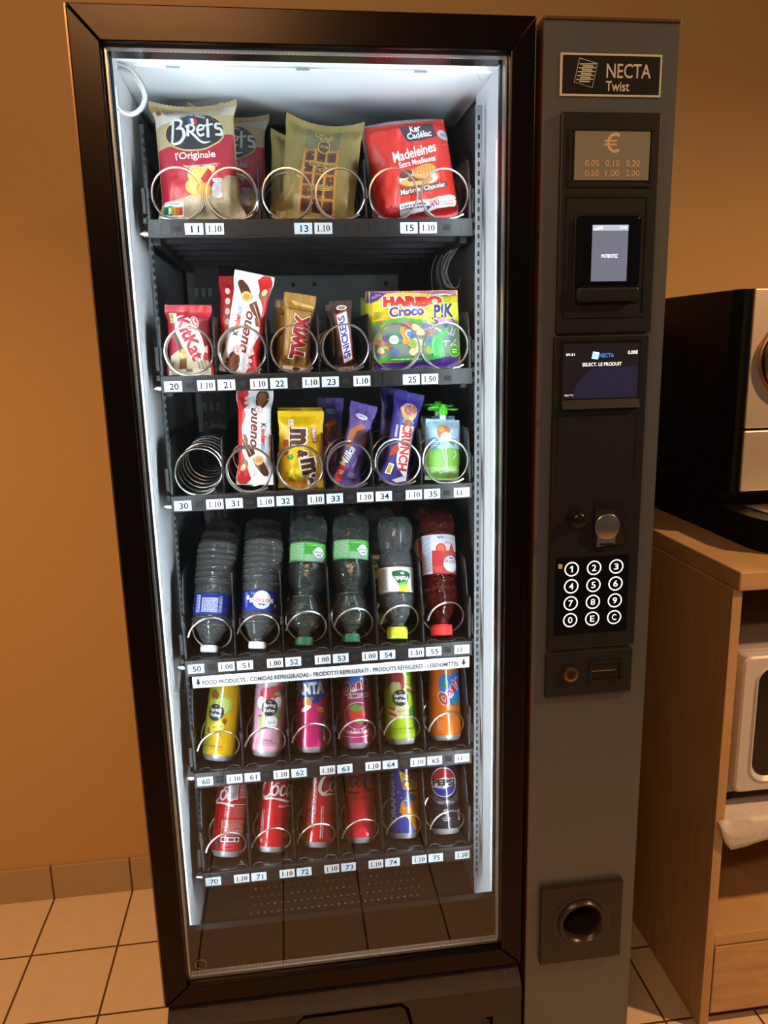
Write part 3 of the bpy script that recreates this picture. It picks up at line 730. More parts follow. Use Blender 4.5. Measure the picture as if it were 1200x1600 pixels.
# ================================================================== snack packs
def frame_of(B, T, yaw=0):
    B = Vector(B); T = Vector(T); z = (T-B).normalized(); y = Vector((0, 1, 0)); y = (y-z*y.dot(z)).normalized(); x = y.cross(z)
    m = Matrix((x, y, z)).transposed().to_4x4(); m.translation = B
    return m @ Matrix.Rotation(R(yaw), 4, 'Z')
def pack_shape(w, h, t, seal=.07, pinch=.05, boxy=4, wr=1.0, seed=0, teeth=1.0, flare=0.0, bend=0.0, sag=0.0, side=0.0, notch=0.0, tr=.16):
    """mm sizes in; returns warp(x, y) for the front and the closed mesh"""
    w, h, t = w/1000, h/1000, t/1000
    so = Vector((seed*3.1, seed*1.7, seed*.9))
    def sstep(a): a = min(1, max(0, a)); return a*a*(3-2*a)
    def bul(v):
        return sstep((v-seal)/tr)*sstep((1-seal-v)/tr)
    def dims(u, v):
        b = bul(v)
        hw = w/2*(1+flare*(1-b)-pinch*b)
        th = t/2*b**.8*max(0.0, 1-abs(u)**boxy)**.6+.0005
        e = min(v, 1-v)
        wrk = 0.0
        if wr:
            amp = .0011*wr*(1-sstep((e-.05)/.3))*min(1, e/.03)
            wrk += amp*math.sin(u*9+seed+1.5*math.sin(v*7+seed))+amp*.6*math.sin(u*17-seed*2)
            wrk += .0026*wr*b*noise.noise(Vector((u*w*16, v*h*16, 0))+so)+.0013*wr*b*noise.noise(Vector((u*w*46, v*h*46, 2))+so)
        return hw, th, wrk
    def front(u, v):
        hw, th, wrk = dims(u, v)
        return (u*hw+side*(v-.5)*0, -th-wrk*(1 if th > .0015 else .25)+bend*h*(v-.5)**2, v*h-sag*h*(u*u)*(1-v)*0+notch*h*sstep((v-.7)/.3)*(abs(u)**2-.5))
    def back(u, v):
        hw, th, wrk = dims(u, v)
        p = front(u, v)
        return (p[0], th*.9+bend*h*(v-.5)**2-(wrk*.3 if th > .0015 else wrk*.25-.0000), p[2])
    def warp(x, y):
        u, v = x/(w/2), y/h
        p = Vector(front(u, v)); e = .02
        d1 = Vector(front(u+e, v))-Vector(front(u-e, v)); d2 = Vector(front(u, v+e))-Vector(front(u, v-e))
        n = d1.cross(d2).normalized()
        return p, n
    nu, nv = 44, 60
    V = []; N = []; F = []
    us = [-1+2*i/nu for i in range(nu+1)]; vv = [j/nv for j in range(nv+1)]
    GP_ = [[tuple(Vector(q) for q in warp(u*w/2, v*h)) for u in us] for v in vv]
    def gwarp(x, y):
        fx = (x/(w/2)+1)/2*nu; fy = y/h*nv; i = min(nu-1, max(0, int(fx))); j = min(nv-1, max(0, int(fy))); fx -= i; fy -= j
        P = N_ = None
        out = []
        for k in (0, 1): out.append(GP_[j][i][k]*(1-fx)*(1-fy)+GP_[j][i+1][k]*fx*(1-fy)+GP_[j+1][i][k]*(1-fx)*fy+GP_[j+1][i+1][k]*fx*fy)
        return out[0], out[1].normalized()
    def tooth(i, j):
        if teeth and (j == 0 or j == nv): return (.0011*teeth if i % 2 else -.0004*teeth)*(1 if j else -1)
        return 0
    for j, v in enumerate(vv):
        for i, u in enumerate(us):
            p, n = warp(u*w/2, v*h); p = Vector(p); p.z += tooth(i, j); V.append(tuple(p)); N.append(tuple(n))
    o = len(V)
    for j, v in enumerate(vv):
        for i, u in enumerate(us):
            p = Vector(back(u, v)); p.z += tooth(i, j); V.append(tuple(p)); n = Vector(N[j*(nu+1)+i]); N.append((n.x, -n.y, n.z))
    q = nu+1
    for j in range(nv):
        for i in range(nu):
            a = j*q+i; F.append((a, a+1, a+q+1, a+q)); F.append((o+a, o+a+q, o+a+q+1, o+a+1))
    for j in range(nv): F.append((j*q, j*q+q, o+j*q+q, o+j*q)); F.append((j*q+nu, o+j*q+nu, o+j*q+q+nu, j*q+q+nu))
    for i in range(nu): F.append((i, o+i, o+i+1, i+1)); F.append((nv*q+i, nv*q+i+1, o+nv*q+i+1, o+nv*q+i))
    return V, N, F, gwarp, [-w/2*.99]+[x*w/2 for x in us[1:-1]]+[w/2*.99], [h*.004]+[v*h for v in vv[1:-1]]+[h*.996]
def pack(name, B, T, art, basem, w, h, t, yaw=0, flip=False, label='', cat='', group=None, **kw):
    V, N, F, warp, xs, ys = pack_shape(w, h, t, **kw)
    o = wrap_mesh(name, (V, N, F, [basem]*len(F)), art, warp, xs, ys)
    m = frame_of(B, T, yaw)
    if flip: m = m @ Matrix.Translation((0, 0, h/1000)) @ Matrix.Rotation(math.pi, 4, 'Y')
    o.matrix_world = m
    return tag(o, label, cat, group)
def pack_copy(src, B, T, yaw=0, flip=False, h=0, label='', group=None, s=1.0):
    o = src.copy(); COL.objects.link(o); m = frame_of(B, T, yaw)
    if flip: m = m @ Matrix.Translation((0, 0, h/1000)) @ Matrix.Rotation(math.pi, 4, 'Y')
    o.matrix_world = m @ Matrix.Scale(s, 4)
    o['label'] = label
    if group: o['group'] = group
    return o
W_ = foil('#f2f1ee'); WP = pap('#f5f3ee')

# --- crisps -------------------------------------------------------------------
CREAM = foil('#c6b184'); CRED = foil('#b32738'); OVAL = foil('#312e30')
a = Art(116, 166)
a.poly([(-.5, .60), (-.3, .625), (0, .66), (.25, .705), (.5, .735), (.5, .36), (.34, .345), (.2, .27), (.05, .22), (-.1, .20), (-.3, .165), (-.5, .14)], CRED)
a.poly([(-.5, .985), (.5, .985), (.5, .9), (.2, .905), (-.1, .885), (-.5, .80)], foil('#e6dfcf')); a.poly([(-.5, 1), (-.05, 1), (-.2, .965), (-.5, .93)], foil('#b59b45'))
# sack and chips
a.poly([(-.5, .0), (.5, .0), (.5, .37), (.38, .36), (.25, .30), (.16, .24), (.0, .21), (-.2, .18), (-.5, .10)], foil('#b3a17e'))
for x, y, rx, ry, c, ro in ((-.02, .36, 13, 15, '#c8c46a', 20), (-.06, .26, 14, 11, '#d6b64e', -20), (.10, .40, 16, 7, '#ddd06e', 15), (.06, .24, 11, 12, '#d9962f', 60)):
    a.ell(x, y, rx, ry, foil(c), rot=ro); a.ell(x+.01, y+.005, rx*.7, ry*.65, foil('#d9cf7c' if c != '#d9962f' else '#e0a845'), rot=ro)
a.poly([(.03, .33), (.14, .42), (.19, .39), (.08, .29)], CRED)
a.ell(.235, .25, 7, 10, foil('#cfcdd2'), rot=-15); a.box(.245, .32, 14, 5, foil('#e9e6e2'), rot=3); a.text('SEL', .245, .32, 8, 2.4, foil('#33415e'), rot=3)
a.ell(.235, .19, 8, 5, foil('#e3e1e2'))
# oval brand
a.ell(.0, .735, 45.5, 28, foil('#d9c078'), rot=5, n=48); a.ell(.0, .737, 43.5, 26.2, OVAL, rot=5, n=48)
for d, c in ((-4.4, '#31539b'), (0, '#eceae6'), (4.4, '#d5392f')): a.box(-.015+d/116, .825, 4.4, 10, foil(c), rot=6)
a.arc('LE CHIPSIER FRANÇAIS', -.02, .585, 50, 90, 46, 3.4, W_, bold=.02)
def S(pts, ws, sm=6): a.line(pts, ws, W_, sm)
S([(-.26, .835), (-.275, .76), (-.295, .66)], [3.4, 4, 3.2])
S([(-.31, .81), (-.24, .85), (-.16, .835), (-.165, .79), (-.23, .765)], [2.6, 3.6, 4.6, 3.8, 2])
S([(-.23, .765), (-.15, .76), (-.13, .70), (-.19, .65), (-.27, .635), (-.31, .66)], [2, 4, 5, 4.6, 3.6, 2.4])
S([(-.075, .775), (-.085, .69)], 4); S([(-.105, .77), (-.04, .79), (.005, .77), (-.02, .735), (-.07, .73)], 3.4); S([(-.05, .73), (.01, .69), (.06, .655), (.12, .638), (.2, .645)], [3.4, 4, 3.6, 3, 1.2])
S([(.045, .745), (.115, .755), (.115, .785), (.07, .785), (.04, .74), (.07, .70), (.13, .71)], 3.4)
S([(.185, .85), (.18, .77), (.175, .68)], [3, 4, 4]); S([(.125, .785), (.25, .80)], 3.2)
S([(.345, .80), (.29, .80), (.285, .765), (.34, .755), (.345, .715), (.27, .705)], [2.6, 3.6, 4, 4, 4, 2.6])
a.text("l'Originale", -.01, .525, 60, 13, W_, bold=.015, rot=2); a.text('Naturellement indispensable !', .06, .445, 54, 4.2, W_, bold=.01, shear=.2, rot=3); a.line([(-.15, .425), (.27, .435)], .6, W_, 0)
a.text('100%', -.31, .93, 16, 5, foil('#2e3f73'), bold=.02, rot=6); a.text('FRANÇAISES', -.30, .905, 16, 2.4, foil('#2e3f73'), bold=.02, rot=6); a.line([(-.225, .94), (-.225, .905)], .5, foil('#2e3f73'), 0); a.dashes(-.20, .91, -.02, .945, 2, foil('#2e3f73'), 1.2, 4); a.ell(-.43, .91, 4, 4, foil('#a0714f')); a.ell(-.43, .91, 2, 2, foil('#3a4a80'))
a.box(-.33, .10, 27, 16.5, foil('#e9ecee'), rr=2, rot=2); a.text('NUTRI-SCORE', -.355, .137, 19, 2.2, foil('#556070'), bold=.02)
for i, c in enumerate(('#1d6b45', '#58a53f', '#dfae2f', '#d9762e', '#cf3f2c')): a.box(-.425+i*.044, .092, 5.1, 8.5 if i != 1 else 11, foil(c))
a.text('B', -.381, .092, 3.6, 6, W_, bold=.03)
bag = pack('crisp_bag', (.1177, .217, 1.6265), (.1121, .250, 1.7989), a, CREAM, 120, 172, 40, seal=.035, pinch=.06, flare=.06, wr=1.3, seed=2, boxy=3, notch=.06, tr=.13,
     label='cream and red crisp bag standing at the front of the top tray', cat='crisp bag', group='crisp bags in the top tray')
pack_copy(bag, (.1508, .285, 1.629), (.1592, .312, 1.8041), 4, label='crisp bag directly behind the front one, its right half showing', s=1.0)
b3_ = pack_copy(bag, (.1249, .258, 1.629), (.1275, .272, 1.8035), -4, label='rearmost crisp bag, only its crumpled top tuft showing above', s=1.0)
b3_.matrix_world = b3_.matrix_world @ Matrix.Diagonal((.40, .22, 1.0, 1.0))

# --- waffle -------------------------------------------------------------------
GOLD = foil('#98854a'); GL2 = foil('#75652f'); DKB = foil('#4a352a')
a = Art(112, 142)
for k in range(13):
    for x0 in (-.5, .24): a.line([(x0+.02*k, .02), (x0+.02*k, .98)], .55, GL2, 0); a.z -= a.dz*.95
a.rect(-.235, .06, .24, .97, foil('#6a6346')); a.rect(-.235, .06, .24, .70, foil('#8f5a2b'))
for i in range(3):
    for j in range(5):
        a.box(-.145+i*.150+.004*(j % 2), .135+j*.125, 13.2, 14.4, foil('#5c3620'), rr=2.4, rot=(i*7+j*5) % 5-2); a.box(-.145+i*.150+.012, .135+j*.125-.008, 9.4, 10, foil('#45261a'), rr=2.4)
for i in range(4): a.line([(-.222+i*.150, .07), (-.220+i*.150, .25), (-.226+i*.150, .45), (-.221+i*.150, .72)], [3.6, 2.8, 3.8, 3.0], foil('#bf8541'), 4)
for j in range(6): a.line([(-.235, .072+j*.125), (-.08, .076+j*.125), (.08, .070+j*.125), (.24, .074+j*.125)], [3.0, 2.4, 3.4, 2.6], foil('#b67a38'), 4)
rd = random.Random(2)
for k in range(26): a.ell(rd.uniform(-.22, .23), rd.uniform(.08, .70), rd.uniform(.6, 1.6), rd.uniform(.6, 1.4), foil(rd.choice(['#d9a85c', '#8a4f26', '#dcb777'])), n=8); a.z -= a.dz
LT = foil('#cbb25e')
a.text('Gaufre', .03, .855, 27, 9, DKB, rot=174, shear=.3, bold=.02, out=[(LT, .9)]); a.ell(.03, .745, 10, 10, LT); a.ell(.03, .745, 8.6, 8.6, DKB); a.text('BELGE', .03, .745, 12, 4, LT, rot=180)
a.text('Liégeoise', .03, .545, 36, 8, DKB, rot=180, bold=.02, out=[(LT, .9)]); a.text('Belge', .015, .495, 17, 6, DKB, rot=180, bold=.02, out=[(LT, .8)])
a.text('Gourmande', .04, .31, 30, 6, DKB, rot=186, shear=.3, bold=.02, out=[(LT, .8)]); a.line([(-.12, .27), (.1, .285), (.2, .30)], 1, LT); a.text('sucre perlé', .02, .22, 20, 3.6, LT, rot=182)
a.text('Belgian', -.375, .42, 30, 5, GL2, rot=98)
wf = pack('waffle_packet', (.2825, .216, 1.6265), (.3050, .248, 1.7705), a, GOLD, 116, 152, 30, yaw=-6, seal=.05, pinch=.03, flare=.02, wr=1.5, seed=5, notch=.09, boxy=4,
     label='gold striped waffle packet with a see-through middle, front of the top tray', cat='waffle packet', group='waffle packets in the top tray')
pack_copy(wf, (.2660, .285, 1.629), (.2755, .31, 1.7567), 10, label='waffle packet half hidden behind the front waffle packet', s=.92)

# --- madeleines ---------------------------------------------------------------
RED = foil('#d32f24'); DK2 = foil('#3a2d3c')
a = Art(126, 142)
a.poly([(-.115, .935), (.30, .955), (.335, .80), (.09, .77), (-.03, .775)], DK2)
a.text('Ker', .085, .905, 17, 10.5, W_, rot=6, bold=.03); a.text('Cadélac', .125, .835, 38, 9.5, W_, rot=4, bold=.025)
a.ell(.43, .82, 10.5, 7.6, foil('#dfe6ea'), rot=0); a.ring(.43, .82, 9, 9.6, foil('#3d5d7a'), sy=.7); a.ell(.41, .82, 4, 3, foil('#9fb9c6')); a.ell(.45, .82, 4, 3, foil('#9fb9c6'))
a.text('Madeleines', .03, .665, 70, 15, W_, rot=9, shear=.15, bold=.02); a.text('Extra Moelleuses', .05, .565, 58, 8.6, W_, rot=6, shear=.1, bold=.018)
a.ell(.03, .395, 34, 15, foil('#dd6a55')); a.ell(.03, .385, 30, 12.5, foil('#efe6df'))
a.ell(.02, .36, 24, 8, foil('#c98a4b'), rot=4); a.ell(-.06, .345, 17, 5, foil('#e0ae62'), rot=-8); a.ell(-.115, .445, 11, 6, foil('#5d3524'), rot=15); a.ell(.05, .405, 20, 6, foil('#6b3c25'), rot=12)
a.ell(.115, .455, 19, 10, foil('#d89a4a'), rot=14)
for k in range(6): a.line([(.0+k*.042, .42+k*.006), (.02+k*.04, .475+k*.008), (.06+k*.034, .50+k*.003)], .9, foil('#a9662c'), 4)
a.line([(-.06, .42), (.02, .425), (.08, .41)], 1.4, foil('#e9c9a4'))
a.box(.065, .275, 78, 11, foil('#6e4038'), rot=3, rr=3); a.text('Marbrées Chocolat', .065, .275, 70, 7.4, W_, rot=4, shear=.15, bold=.012)
a.box(.10, .115, 88, 12, W_, rot=2, rr=2.5); a.text('SANS', .175, .12, 15, 7.5, foil('#b03a52'), bold=.03, rot=2); a.dashes(-.235, .09, .08, .13, 2, foil('#7a3c56'), 1.5, 8); a.dashes(.25, .09, .42, .14, 3, foil('#c04a50'), .8, 9); a.rect(.085, .085, .12, .11, foil('#2f4e95'))
a.text('x6', -.32, .125, 9, 5.5, DK2, bold=.03); a.text('>', .45, .14, 5, 5.5, DK2, rot=-20, bold=.02)
a.text('Au lait entier', .42, .71, 9, 2, foil('#e7a06a'))
md1 = pack('madeleine_bag', (.4415, .216, 1.6265), (.4245, .246, 1.7718), a, RED, 128, 148, 46, seal=.03, pinch=.02, flare=-.04, wr=1.7, seed=9, boxy=5, teeth=.6, tr=.09,
     label='red madeleine cake bag with a dark logo block at the front of the top tray', cat='cake bag', group='madeleine bags in the top tray')
pack('madeleine_bag', (.4458, .283, 1.629), (.4290, .302, 1.7909), Art(1, 1).rect(-60, 0, 60, 132, RED), foil('#d9d5d2'), 134, 160, 40, seal=.05, pinch=.02, wr=1.6, seed=12, boxy=4, notch=-.03,
     label='madeleine bag behind the front one, its pale top edge peeking out', cat='cake bag', group='madeleine bags in the top tray')

# --- wafer fingers (red) --------------------------------------------------------
KR = foil('#b3202f'); KD = foil('#6c1f22'); KC = foil('#d2c39d')
a = Art(60, 98)
a.poly([(-.5, .90), (.5, .90), (.5, .86), (.2, .84), (-.5, .86)], foil('#8c1c26')); a.poly([(-.5, .28), (-.2, .42), (.02, .36), (.5, .55), (.5, .0), (-.5, .0)], KC); a.poly([(-.02, .42), (.2, .80), (.5, .84), (.5, .45), (.30, .40)], KD); a.poly([(-.45, .62), (-.3, .70), (-.05, .40), (-.2, .36)], KD)
a.ell(.03, .56, 37, 18.5, W_, rot=-64, n=40); a.ring(.03, .575, .1, .1, W_)
a.text('KitKat', .035, .56, 68, 22, KR, rot=-66, bold=.04)
a.ell(.175, .805, 9, 5.4, W_, rot=-62); a.ell(.175, .805, 8, 4.4, KR, rot=-62); a.text('Nestlé', .175, .805, 12, 4, W_, rot=-62, bold=.02)
a.poly([(-.42, .60), (-.34, .64), (-.12, .36), (-.24, .34)], foil('#6b3a22')); a.box(-.15, .355, 8, 8, foil('#d7a54f'), rot=20); a.poly([(-.25, .27), (-.06, .30), (-.09, .10), (-.27, .09)], foil('#7c4527')); a.box(-.155, .285, 10, 6, foil('#dcb063'), rot=10)
a.box(-.38, .865, 11, 15, foil('#dcd9cb'), rr=1); a.rect(-.46, .80, -.38, .92, foil('#9fae2f')); a.rect(-.44, .83, -.39, .86, foil('#d8c63b'))
for k, s_ in enumerate(('ENGAGÉ POUR', 'UNE FÈVE DE', 'CACAO DURABLE')): a.text(s_, .40-.085*k, .20, 20, 2.8, DKB, rot=-84, bold=.02)
a.box(.44, .285, 5, 11, foil('#b8352f'), rr=1); a.dashes(-.10, .05, .06, .10, 4, DKB, .9, 3); a.line([(-.42, .20), (-.40, .10)], 1.6, foil('#6d5037'), 0)
pack('wafer_bar', (.0831, .215, 1.4045), (.0857, .228, 1.5085), a, KR, 68, 105, 16, seal=.085, pinch=.09, flare=.03, wr=.5, seed=4, boxy=8,
     label='red wafer finger packet with a white oval, leftmost of the second tray', cat='chocolate bar')

# --- hazelnut bars (white and red) ------------------------------------------------
CH = foil('#5a2f1f'); CH2 = foil('#8a5233'); SILV = foil('#c8ccd2'); BRED = foil('#cc2a2a')
a = Art(56, 150)
a.rect(-.5, 0, -.35, 1, foil('#d8dde3'))
a.poly([(.12, 1.0), (.5, 1.0), (.5, 0), (.16, 0), (.2, .06), (.3, .09), (.2, .13), (.22, .19), (.36, .22), (.3, .28), (.36, .36), (.42, .42), (.38, .55), (.40, .68), (.28, .80), (.18, .92)], BRED, 3)
a.poly([(-.5, .0), (.2, .0), (.1, .12), (-.05, .2), (-.25, .25), (-.5, .22)], foil('#e6e6e6'), 0)
a.ell(-.22, .10, 11, 17, CH, rot=-8); a.ell(-.2, .10, 7, 12, CH2, rot=-8); a.line([(-.02, .03), (.0, .17)], 2.2, W_, 0)
a.poly([(-.42, .92), (-.28, .96), (.0, .83), (.05, .77), (-.12, .74), (-.3, .80)], CH, 2); a.ell(-.13, .785, 9.5, 8, foil('#d8b172'), rot=10); a.ell(-.13, .785, 6, 4.5, foil('#b98a4d'), rot=10)
a.poly([(-.02, .71), (.18, .76), (.36, .62), (.42, .52), (.22, .60), (.08, .64)], CH); a.line([(.12, .72), (.4, .53)], 1.6, foil('#c9a98a'), 0); a.poly([(.2, .58), (.3, .60), (.38, .50), (.28, .50)], CH2)
a.ell(.33, .82, 6, 8, foil('#8f5a2f'), rot=20); a.ell(.36, .865, 4, 6, foil('#d8cf8a'), rot=-20)
a.text('bueno', -.02, .425, 66, 17, foil('#6e2426'), rot=88, shear=.25, bold=.028, out=[(W_, 1.0)])
a.text('inder', -.285, .52, 25, 9, foil('#cf2f33'), rot=90, bold=.035); a.text('K', -.285, .40, 8, 9, foil('#1d1a1c'), rot=90, bold=.035)
a.box(-.26, .635, 5, 12, foil('#3a83c9'), rot=2, rr=1); a.dashes(-.29, .60, -.23, .67, 2, W_, .6, 2, True)
a.ell(-.13, .225, 7, 7, W_); a.ring(-.13, .225, 5.6, 6.6, foil('#cf2f33')); a.text('×2', -.13, .225, 7.5, 5.4, foil('#cf2f33'), rot=84, bold=.03)
for k in range(4): a.ell(.2+.05*(k % 2), .10+.05*k, 3.6, 3.0, foil('#e8d5d2'))
bu = pack('hazelnut_bar', (.1560, .215, 1.4045), (.1877, .250, 1.554), a, W_, 60, 158, 18, seal=.06, pinch=.10, flare=.03, wr=.8, seed=6, boxy=4,
     label='white and red hazelnut bar leaning right in the second tray', cat='chocolate bar', group='white hazelnut bars')
a = Art(56, 150)
for k in range(7): a.ell(-.3, .2+.11*k, 4, 5.5, W_)
a.dashes(-.1, .1, .4, .9, 8, W_, 1.0, 3, True)
pack('hazelnut_bar', (.1475, .283, 1.4045), (.1590, .312, 1.5525), a, BRED, 60, 154, 18, seal=.06, pinch=.10, flare=.03, wr=.8, seed=7, boxy=4,
     label='red back of a hazelnut bar just behind the leaning white one', cat='chocolate bar', group='white hazelnut bars')
pack_copy(bu, (.1695, .215, 1.2225), (.1768, .248, 1.365), 0, True, 158, label='white and red hazelnut bar standing upside down in the third tray', group='white hazelnut bars', s=.95)

# --- caramel bar (gold) --------------------------------------------------------------
TG = foil('#9c7434'); TR = foil('#b52331')
a = Art(42, 116)
a.poly([(-.5, .84), (.5, .82), (.5, .80), (-.5, .82)], foil('#6d4c1d')); a.poly([(-.3, .95), (.5, .90), (.5, .86), (-.2, .88)], foil('#d9b56c'))
a.text('TWIX', .06, .46, 66, 23, TR, rot=86, bold=.05, out=[(W_, 1.6), (foil('#6b1d20'), .4)])
a.rect(-.42, .03, .42, .075, foil('#d6cfc4')); a.ell(.05, .05, 6, 2.4, CH); a.line([(-.38, .1), (-.34, .8)], .8, foil('#d4a85a'), 0)
tw = pack('caramel_bar', (.2411, .215, 1.4045), (.2557, .236, 1.5186), a, TG, 46, 121, 20, yaw=8, seal=.10, pinch=.04, flare=.08, wr=1.3, seed=8, boxy=5,
     label='gold caramel biscuit bar with a red upright name at the front of the second tray', cat='chocolate bar', group='gold caramel bars')
pack_copy(tw, (.2340, .283, 1.4045), (.2375, .297, 1.5104), 16, label='second gold caramel bar showing at the left behind the front one', s=.94)

# --- peanut nougat bar (brown) -----------------------------------------------------------
SB = foil('#35211c'); SBL = foil('#2447a8')
a = Art(27, 108)
a.poly([(-.40, .80), (.30, .86), (.44, .15), (-.16, .09)], BRED); a.poly([(-.34, .785), (.27, .84), (.38, .165), (-.12, .11)], W_)
a.text('SNICKERS', .02, .475, 66, 11.5, SBL, rot=94, shear=-.25, bold=.035); a.ell(.03, .90, 7.4, 4.4, W_); a.ell(.03, .90, 5.8, 3, foil('#8c7a6c'))
a.dashes(-.4, .02, .4, .06, 2, foil('#c9bfb4'), 1.4, 5)
sn = pack('peanut_bar', (.3226, .215, 1.4045), (.3176, .231, 1.5077), a, SB, 32, 108, 18, seal=.08, pinch=.06, flare=.10, wr=1.0, seed=10, boxy=5,
     label='brown peanut chocolate bar with blue lettering at the front of the second tray', cat='chocolate bar', group='brown peanut bars')
pack_copy(sn, (.3150, .268, 1.4045), (.3125, .285, 1.5063), 14, label='brown peanut bar peeking out at the left behind the front one', s=.97)

# --- gummy sweets -----------------------------------------------------------------------------
HY = foil('#d8d021'); HRED = foil('#d33a2c'); HP = foil('#57308c'); HG = foil('#3fa535'); HK = foil('#6d8176')
a = Art(138, 122)
a.poly([(-.5, .965), (-.1, .985), (.5, .93), (.5, 1), (-.5, 1)], foil('#a63d94'))
for i in range(40):
    for j in range(9):
        x = -.47+i*.019+(j % 2)*.0095; y = .60+j*.026+(x+.3)*.08
        if x < .16 and abs(y-.70-(x+.25)*.25) < .075: a.ell(x, y, .95, .95, HRED, n=6); a.z -= a.dz
a.poly([(-.5, .60), (-.15, .645), (.12, .60), (.12, .57), (-.15, .615), (-.5, .545)], HG)
a.poly([(-.5, .545), (-.15, .615), (.12, .57), (.5, .60), (.5, .12), (.1, .06), (-.3, .10), (-.5, .12)], HK)
rd = random.Random(11)
for k in range(46):
    x, y = rd.uniform(-.44, .2), rd.uniform(.16, .53); c = rd.choice(['#c77f52', '#d8a03c', '#4d8b57', '#8fb04e', '#c4504b', '#4b6f9e', '#d7cf9a', '#e9e6df', '#6a4b86'])
    a.poly([(x+dx*rd.uniform(.6, 1.3), y+dy*rd.uniform(.6, 1.3)) for dx, dy in ((.045, 0), (.02, .04), (-.03, .045), (-.05, -.01), (-.01, -.045), (.03, -.03))], foil(c), 2); a.z -= a.dz*.85
for k in range(22): x, y = rd.uniform(.12, .46), rd.uniform(.16, .54); a.line([(x, y), (x+rd.uniform(-.05, .05), y+rd.uniform(-.06, .06)), (x+rd.uniform(-.08, .08), y+rd.uniform(-.05, .05))], 1.1, foil('#dfe6e2')); a.z -= a.dz*.9
a.poly([(.14, .30), (.24, .42), (.34, .50), (.36, .46), (.30, .36), (.30, .2), (.2, .12), (.17, .2)], foil('#4fae62'), 3); a.line([(.10, .46), (.12, .42), (.17, .44), (.19, .50)], 3, foil('#c2424b'))
a.rect(-.5, .10, .5, .145, HG); a.poly([(-.5, 0), (.5, 0), (.5, .22), (.36, .14), (.1, .09), (-.5, .085)], HP); a.dashes(-.3, .112, .05, .132, 1, W_, 1.4, 4)
a.box(-.26, .365, 18, 17, foil('#1f8a58'), rr=1); a.ell(-.26, .365, 7.4, 7, W_); a.ell(-.26, .365, 5.8, 5.4, foil('#d6e9dd')); a.dashes(-.295, .345, -.225, .39, 3, foil('#1f8a58'), .8, 2)
a.text('HARIBO', -.03, .845, 92, 17, HRED, bold=.06, rot=-1.5, out=[(W_, 2.0), (foil('#8c2a20'), .5)])
a.text('Croco', -.105, .72, 54, 15.5, foil('#4a3d8f'), bold=.045, rot=1, out=[(foil('#eef0b4'), 1.9)])
a.poly([(.15, .80), (.5, .83), (.5, .62), (.40, .58), (.18, .64)], foil('#dbe04a'))
a.poly([(.16, .63), (.23, .58), (.22, .52), (.30, .56), (.34, .50), (.38, .57), (.47, .56), (.42, .62), (.36, .60), (.30, .63)], foil('#2e2b6a')); a.poly([(.19, .625), (.25, .585), (.25, .54), (.305, .575), (.34, .53), (.37, .585), (.44, .575), (.40, .61)], foil('#c77fb0'))
a.text('P!K', .315, .715, 32, 22, foil('#2b2b86'), bold=.04, rot=4, shear=.15, out=[(foil('#f4ee5a'), 1.1)])
a.text('à emporter', .31, .925, 38, 6.5, W_, rot=3, bold=.02, out=[(foil('#5f8d2b'), .7)]); a.poly([(-.5, 1), (-.32, .97), (-.43, .86), (-.5, .84)], HP); a.text('SUPER', -.43, .925, 14, 3.4, foil('#e4d94a'), rot=24, bold=.02)
a.ell(.43, .21, 9.5, 9, foil('#8fd13a')); a.ell(.43, .21, 8, 7.6, foil('#4b9a2e')); a.dashes(.40, .18, .46, .24, 2, W_, 1.6, 6)
st = []
for k in range(10): an = R(36*k+90); rr_ = 6.5 if k % 2 == 0 else 2.8; st.append((-.42+rr_*math.cos(an)/138, .69+rr_*math.sin(an)/122))
a.poly(st, foil('#6f9a27'))
gm_ = pack('gummy_bag', (.4343, .216, 1.4045), (.4338, .236, 1.5217), a, HY, 142, 122, 26, seal=.025, pinch=.0, flare=.0, wr=1.6, seed=14, boxy=4, teeth=.5,
     label='yellow and green gummy sweets bag with a clear lower half, front of the second tray', cat='sweets bag', group='gummy bags in the second tray')
pack_copy(gm_, (.4350, .275, 1.4045), (.4365, .292, 1.5360), -3, label='gummy bag right behind the front one, purple top edge showing', s=1.02)
a = Art(140, 110); a.rect(-.5, .86, .5, .98, foil('#9bb02c')); a.dashes(-.4, .2, .4, .7, 10, foil('#c9d27a'), 1.2, 5)
pack('gummy_bag', (.4360, .33, 1.4045), (.4370, .346, 1.5210), a, foil('#7c9422'), 152, 118, 22, seal=.04, pinch=.0, wr=1.4, seed=15, boxy=4, teeth=.5,
     label='rear gummy bag turned round, its plain green corners showing left and right', cat='sweets bag', group='gummy bags in the second tray')

# --- peanut candies (yellow) ------------------------------------------------------------------------
YE = foil('#dcb50f'); MB_ = foil('#43251a')
a = Art(68, 118)
a.ell(-.36, .60, 5.2, 5.6, foil('#b8452a')); a.ell(-.38, .48, 5.4, 5.6, foil('#b43b26')); a.ell(-.25, .41, 5, 4.6, foil('#4d9a35')); a.poly([(-.5, .02), (-.5, .1), (-.2, .16), (.2, .06), (.2, .02)], foil('#dc9a1c'), 2)
for ch, x, y, wd_, ht_, ro in (('m', -.07, .68, 25, 26, -90), ('&', .03, .445, 13, 17, -94), ('m', .17, .285, 25, 24, -80), ("'s", .24, .115, 15, 14, -80)):
    a.text(ch, x, y, wd_, ht_, MB_, rot=ro, bold=.06, out=[(W_, 2.0)])
for x, y, l, ro in ((-.25, .775, 8, 0), (-.25, .68, 8, 0), (-.25, .585, 8, 0)): a.box(x+.0, y, 3, l, MB_, rot=ro)
